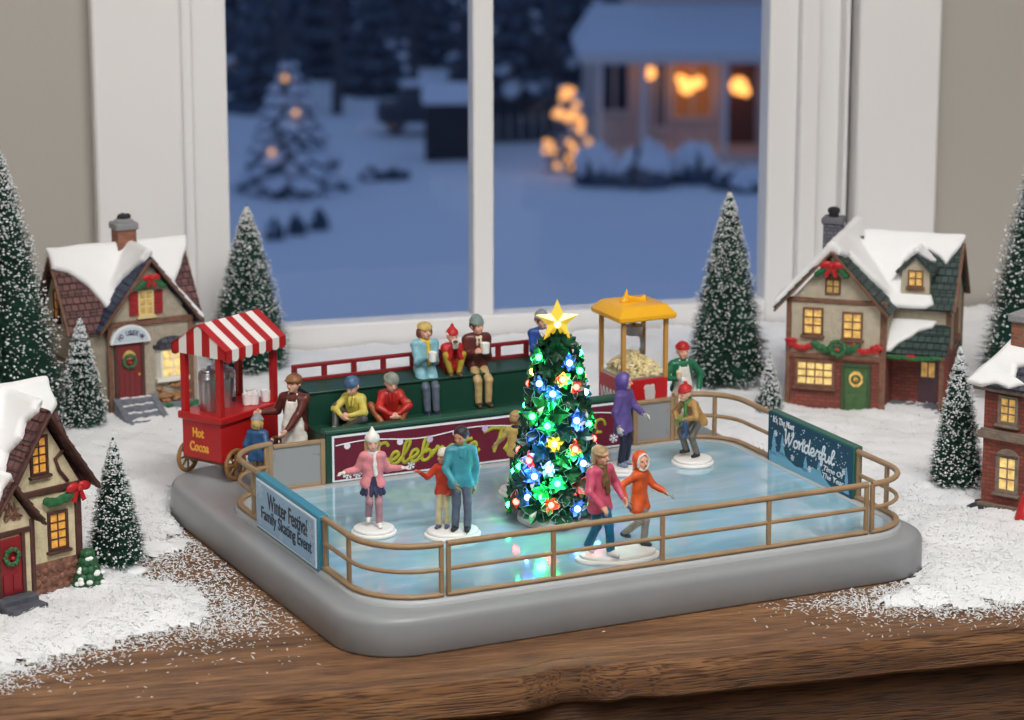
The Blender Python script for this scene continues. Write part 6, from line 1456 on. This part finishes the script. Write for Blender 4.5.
def shards(name, N, label, gen, seed):
    rg = np.random.default_rng(seed); P = gen(rg, N); m = len(P)
    L = rg.uniform(.06, .17, m)*rg.choice([.7, 1, 1.4], m); W_ = rg.uniform(.024, .06, m); a = rg.random(m)*2*PI; t = rg.normal(0, .3, m)
    d = np.stack([np.cos(a)*np.cos(t), np.sin(a)*np.cos(t), np.sin(t)], 1)*L[:, None]; s = np.stack([-np.sin(a), np.cos(a), 0*a], 1)*W_[:, None]; u = np.tile([0, 0, 1.0], (m, 1))*(W_*.8)[:, None]
    P = P+np.abs(np.sin(t))[:, None]*L[:, None]*np.array([0, 0, .8])+u*.3
    V = np.stack([P-d+s*.4, P-d-s*.6, P+d*.2-s, P+d, P+d*.2+s, P+u], 1).reshape(-1, 3)
    k = np.arange(m)[:, None]*6
    tri = [(0, 1, 5), (1, 2, 5), (2, 3, 5), (3, 4, 5), (4, 0, 5), (1, 0, 4), (1, 4, 2), (2, 4, 3)]
    F = np.concatenate([k+np.array([f]) for f in tri])
    o = link(name, np_mesh(name, V, F), mat('snow flake', (244, 245, 246), .6), None, smooth=False); tag(o, label, 'snow', None, 'stuff')
def on_drift(rg, N):
    x = rg.uniform(-42, 46, N); y = rg.uniform(-30, 30, N); h = snow_h(x, y)
    k = (h > .0) & (y > -27.2+x*math.tan(R(14.6))) & ((rg.random(N) < .25) | (y < 6))
    al = math.radians(RZ); u = x*math.cos(al)+y*math.sin(al); v = -x*math.sin(al)+y*math.cos(al)
    k &= poly_sd(RINKP, x, y) > .12
    for (hx, hy, ha, fx0, fx1, fy0, fy1) in HOUSE_BASES:
        c1, s1 = math.cos(math.radians(ha)), math.sin(math.radians(ha)); p = (x-hx)*c1+(y-hy)*s1; q = -(x-hx)*s1+(y-hy)*c1
        k &= ~((p > fx0-.3) & (p < fx1+.3) & (q > fy0-.3) & (q < fy1+.3))
    return np.stack([x, y, np.maximum(h, .02)], 1)[k]
def strewn(rg, N):
    x = rg.uniform(-34, 34, N); y = rg.uniform(-31, 2, N); d = poly_sd(LEFT, x, y)
    pr_ = np.exp(-np.maximum(d+.5, 0)/1.0)*1.6+.06*np.exp(-np.maximum(d, 0)/2.6)+.8*np.exp(-(((x+15.5)/3.0)**2+((y+18.5)/3.2)**2))+.5*np.exp(-(((x+17)/2.5)**2+((y+10)/3.5)**2))+.55*np.exp(-(((x-16.5)/2.2)**2+((y+16.3)/1.0)**2))
    al = math.radians(RZ); u = x*math.cos(al)+y*math.sin(al); v = -x*math.sin(al)+y*math.cos(al)
    inside = poly_sd(RINKP, x, y) < .16
    k = (d > -1.6) & (rg.random(N) < pr_*.85) & (y > -26.9+x*math.tan(R(14.6))) & ~inside
    return np.stack([x, y, np.full(N, .02)], 1)[k]
shards('snow_flakes', 60000, 'fluffy flake texture on top of the artificial snow drifts', on_drift, 5)
shards('snow_flakes', 120000, 'stray white snow flakes strewn over the bare wood near the front edge', strewn, 6)
# ---------- light: the ceiling lamp of the room and an added fill further back ----------
def area(name, loc, target, size, power, col, sy=None):
    l = bpy.data.lights.new(name, 'AREA'); l.energy = power; l.color = col; l.size = size
    if sy: l.shape = 'RECTANGLE'; l.size_y = sy
    o = bpy.data.objects.new(name, l); COL.objects.link(o); o.location = loc
    o.rotation_euler = (Vector(target)-Vector(loc)).to_track_quat('-Z', 'Y').to_euler()
    return o
area('ceiling_lamp', (.35, -1.0, 1.6), (.0, .05, 0), .9, 40, (1, .98, .955))
area('fill_light_rear', (-.7, -1.9, 1.55), (0, 0, 0), 1.2, 28, (1, .985, .97))  # added fill light, not a fitting of the room
# centimetres to metres
for o in list(S.objects):
    if o.parent is None and o.type in ('MESH', 'EMPTY'):
        o.location = o.location*CM; o.scale = o.scale*CM
bpy.context.view_layer.update()
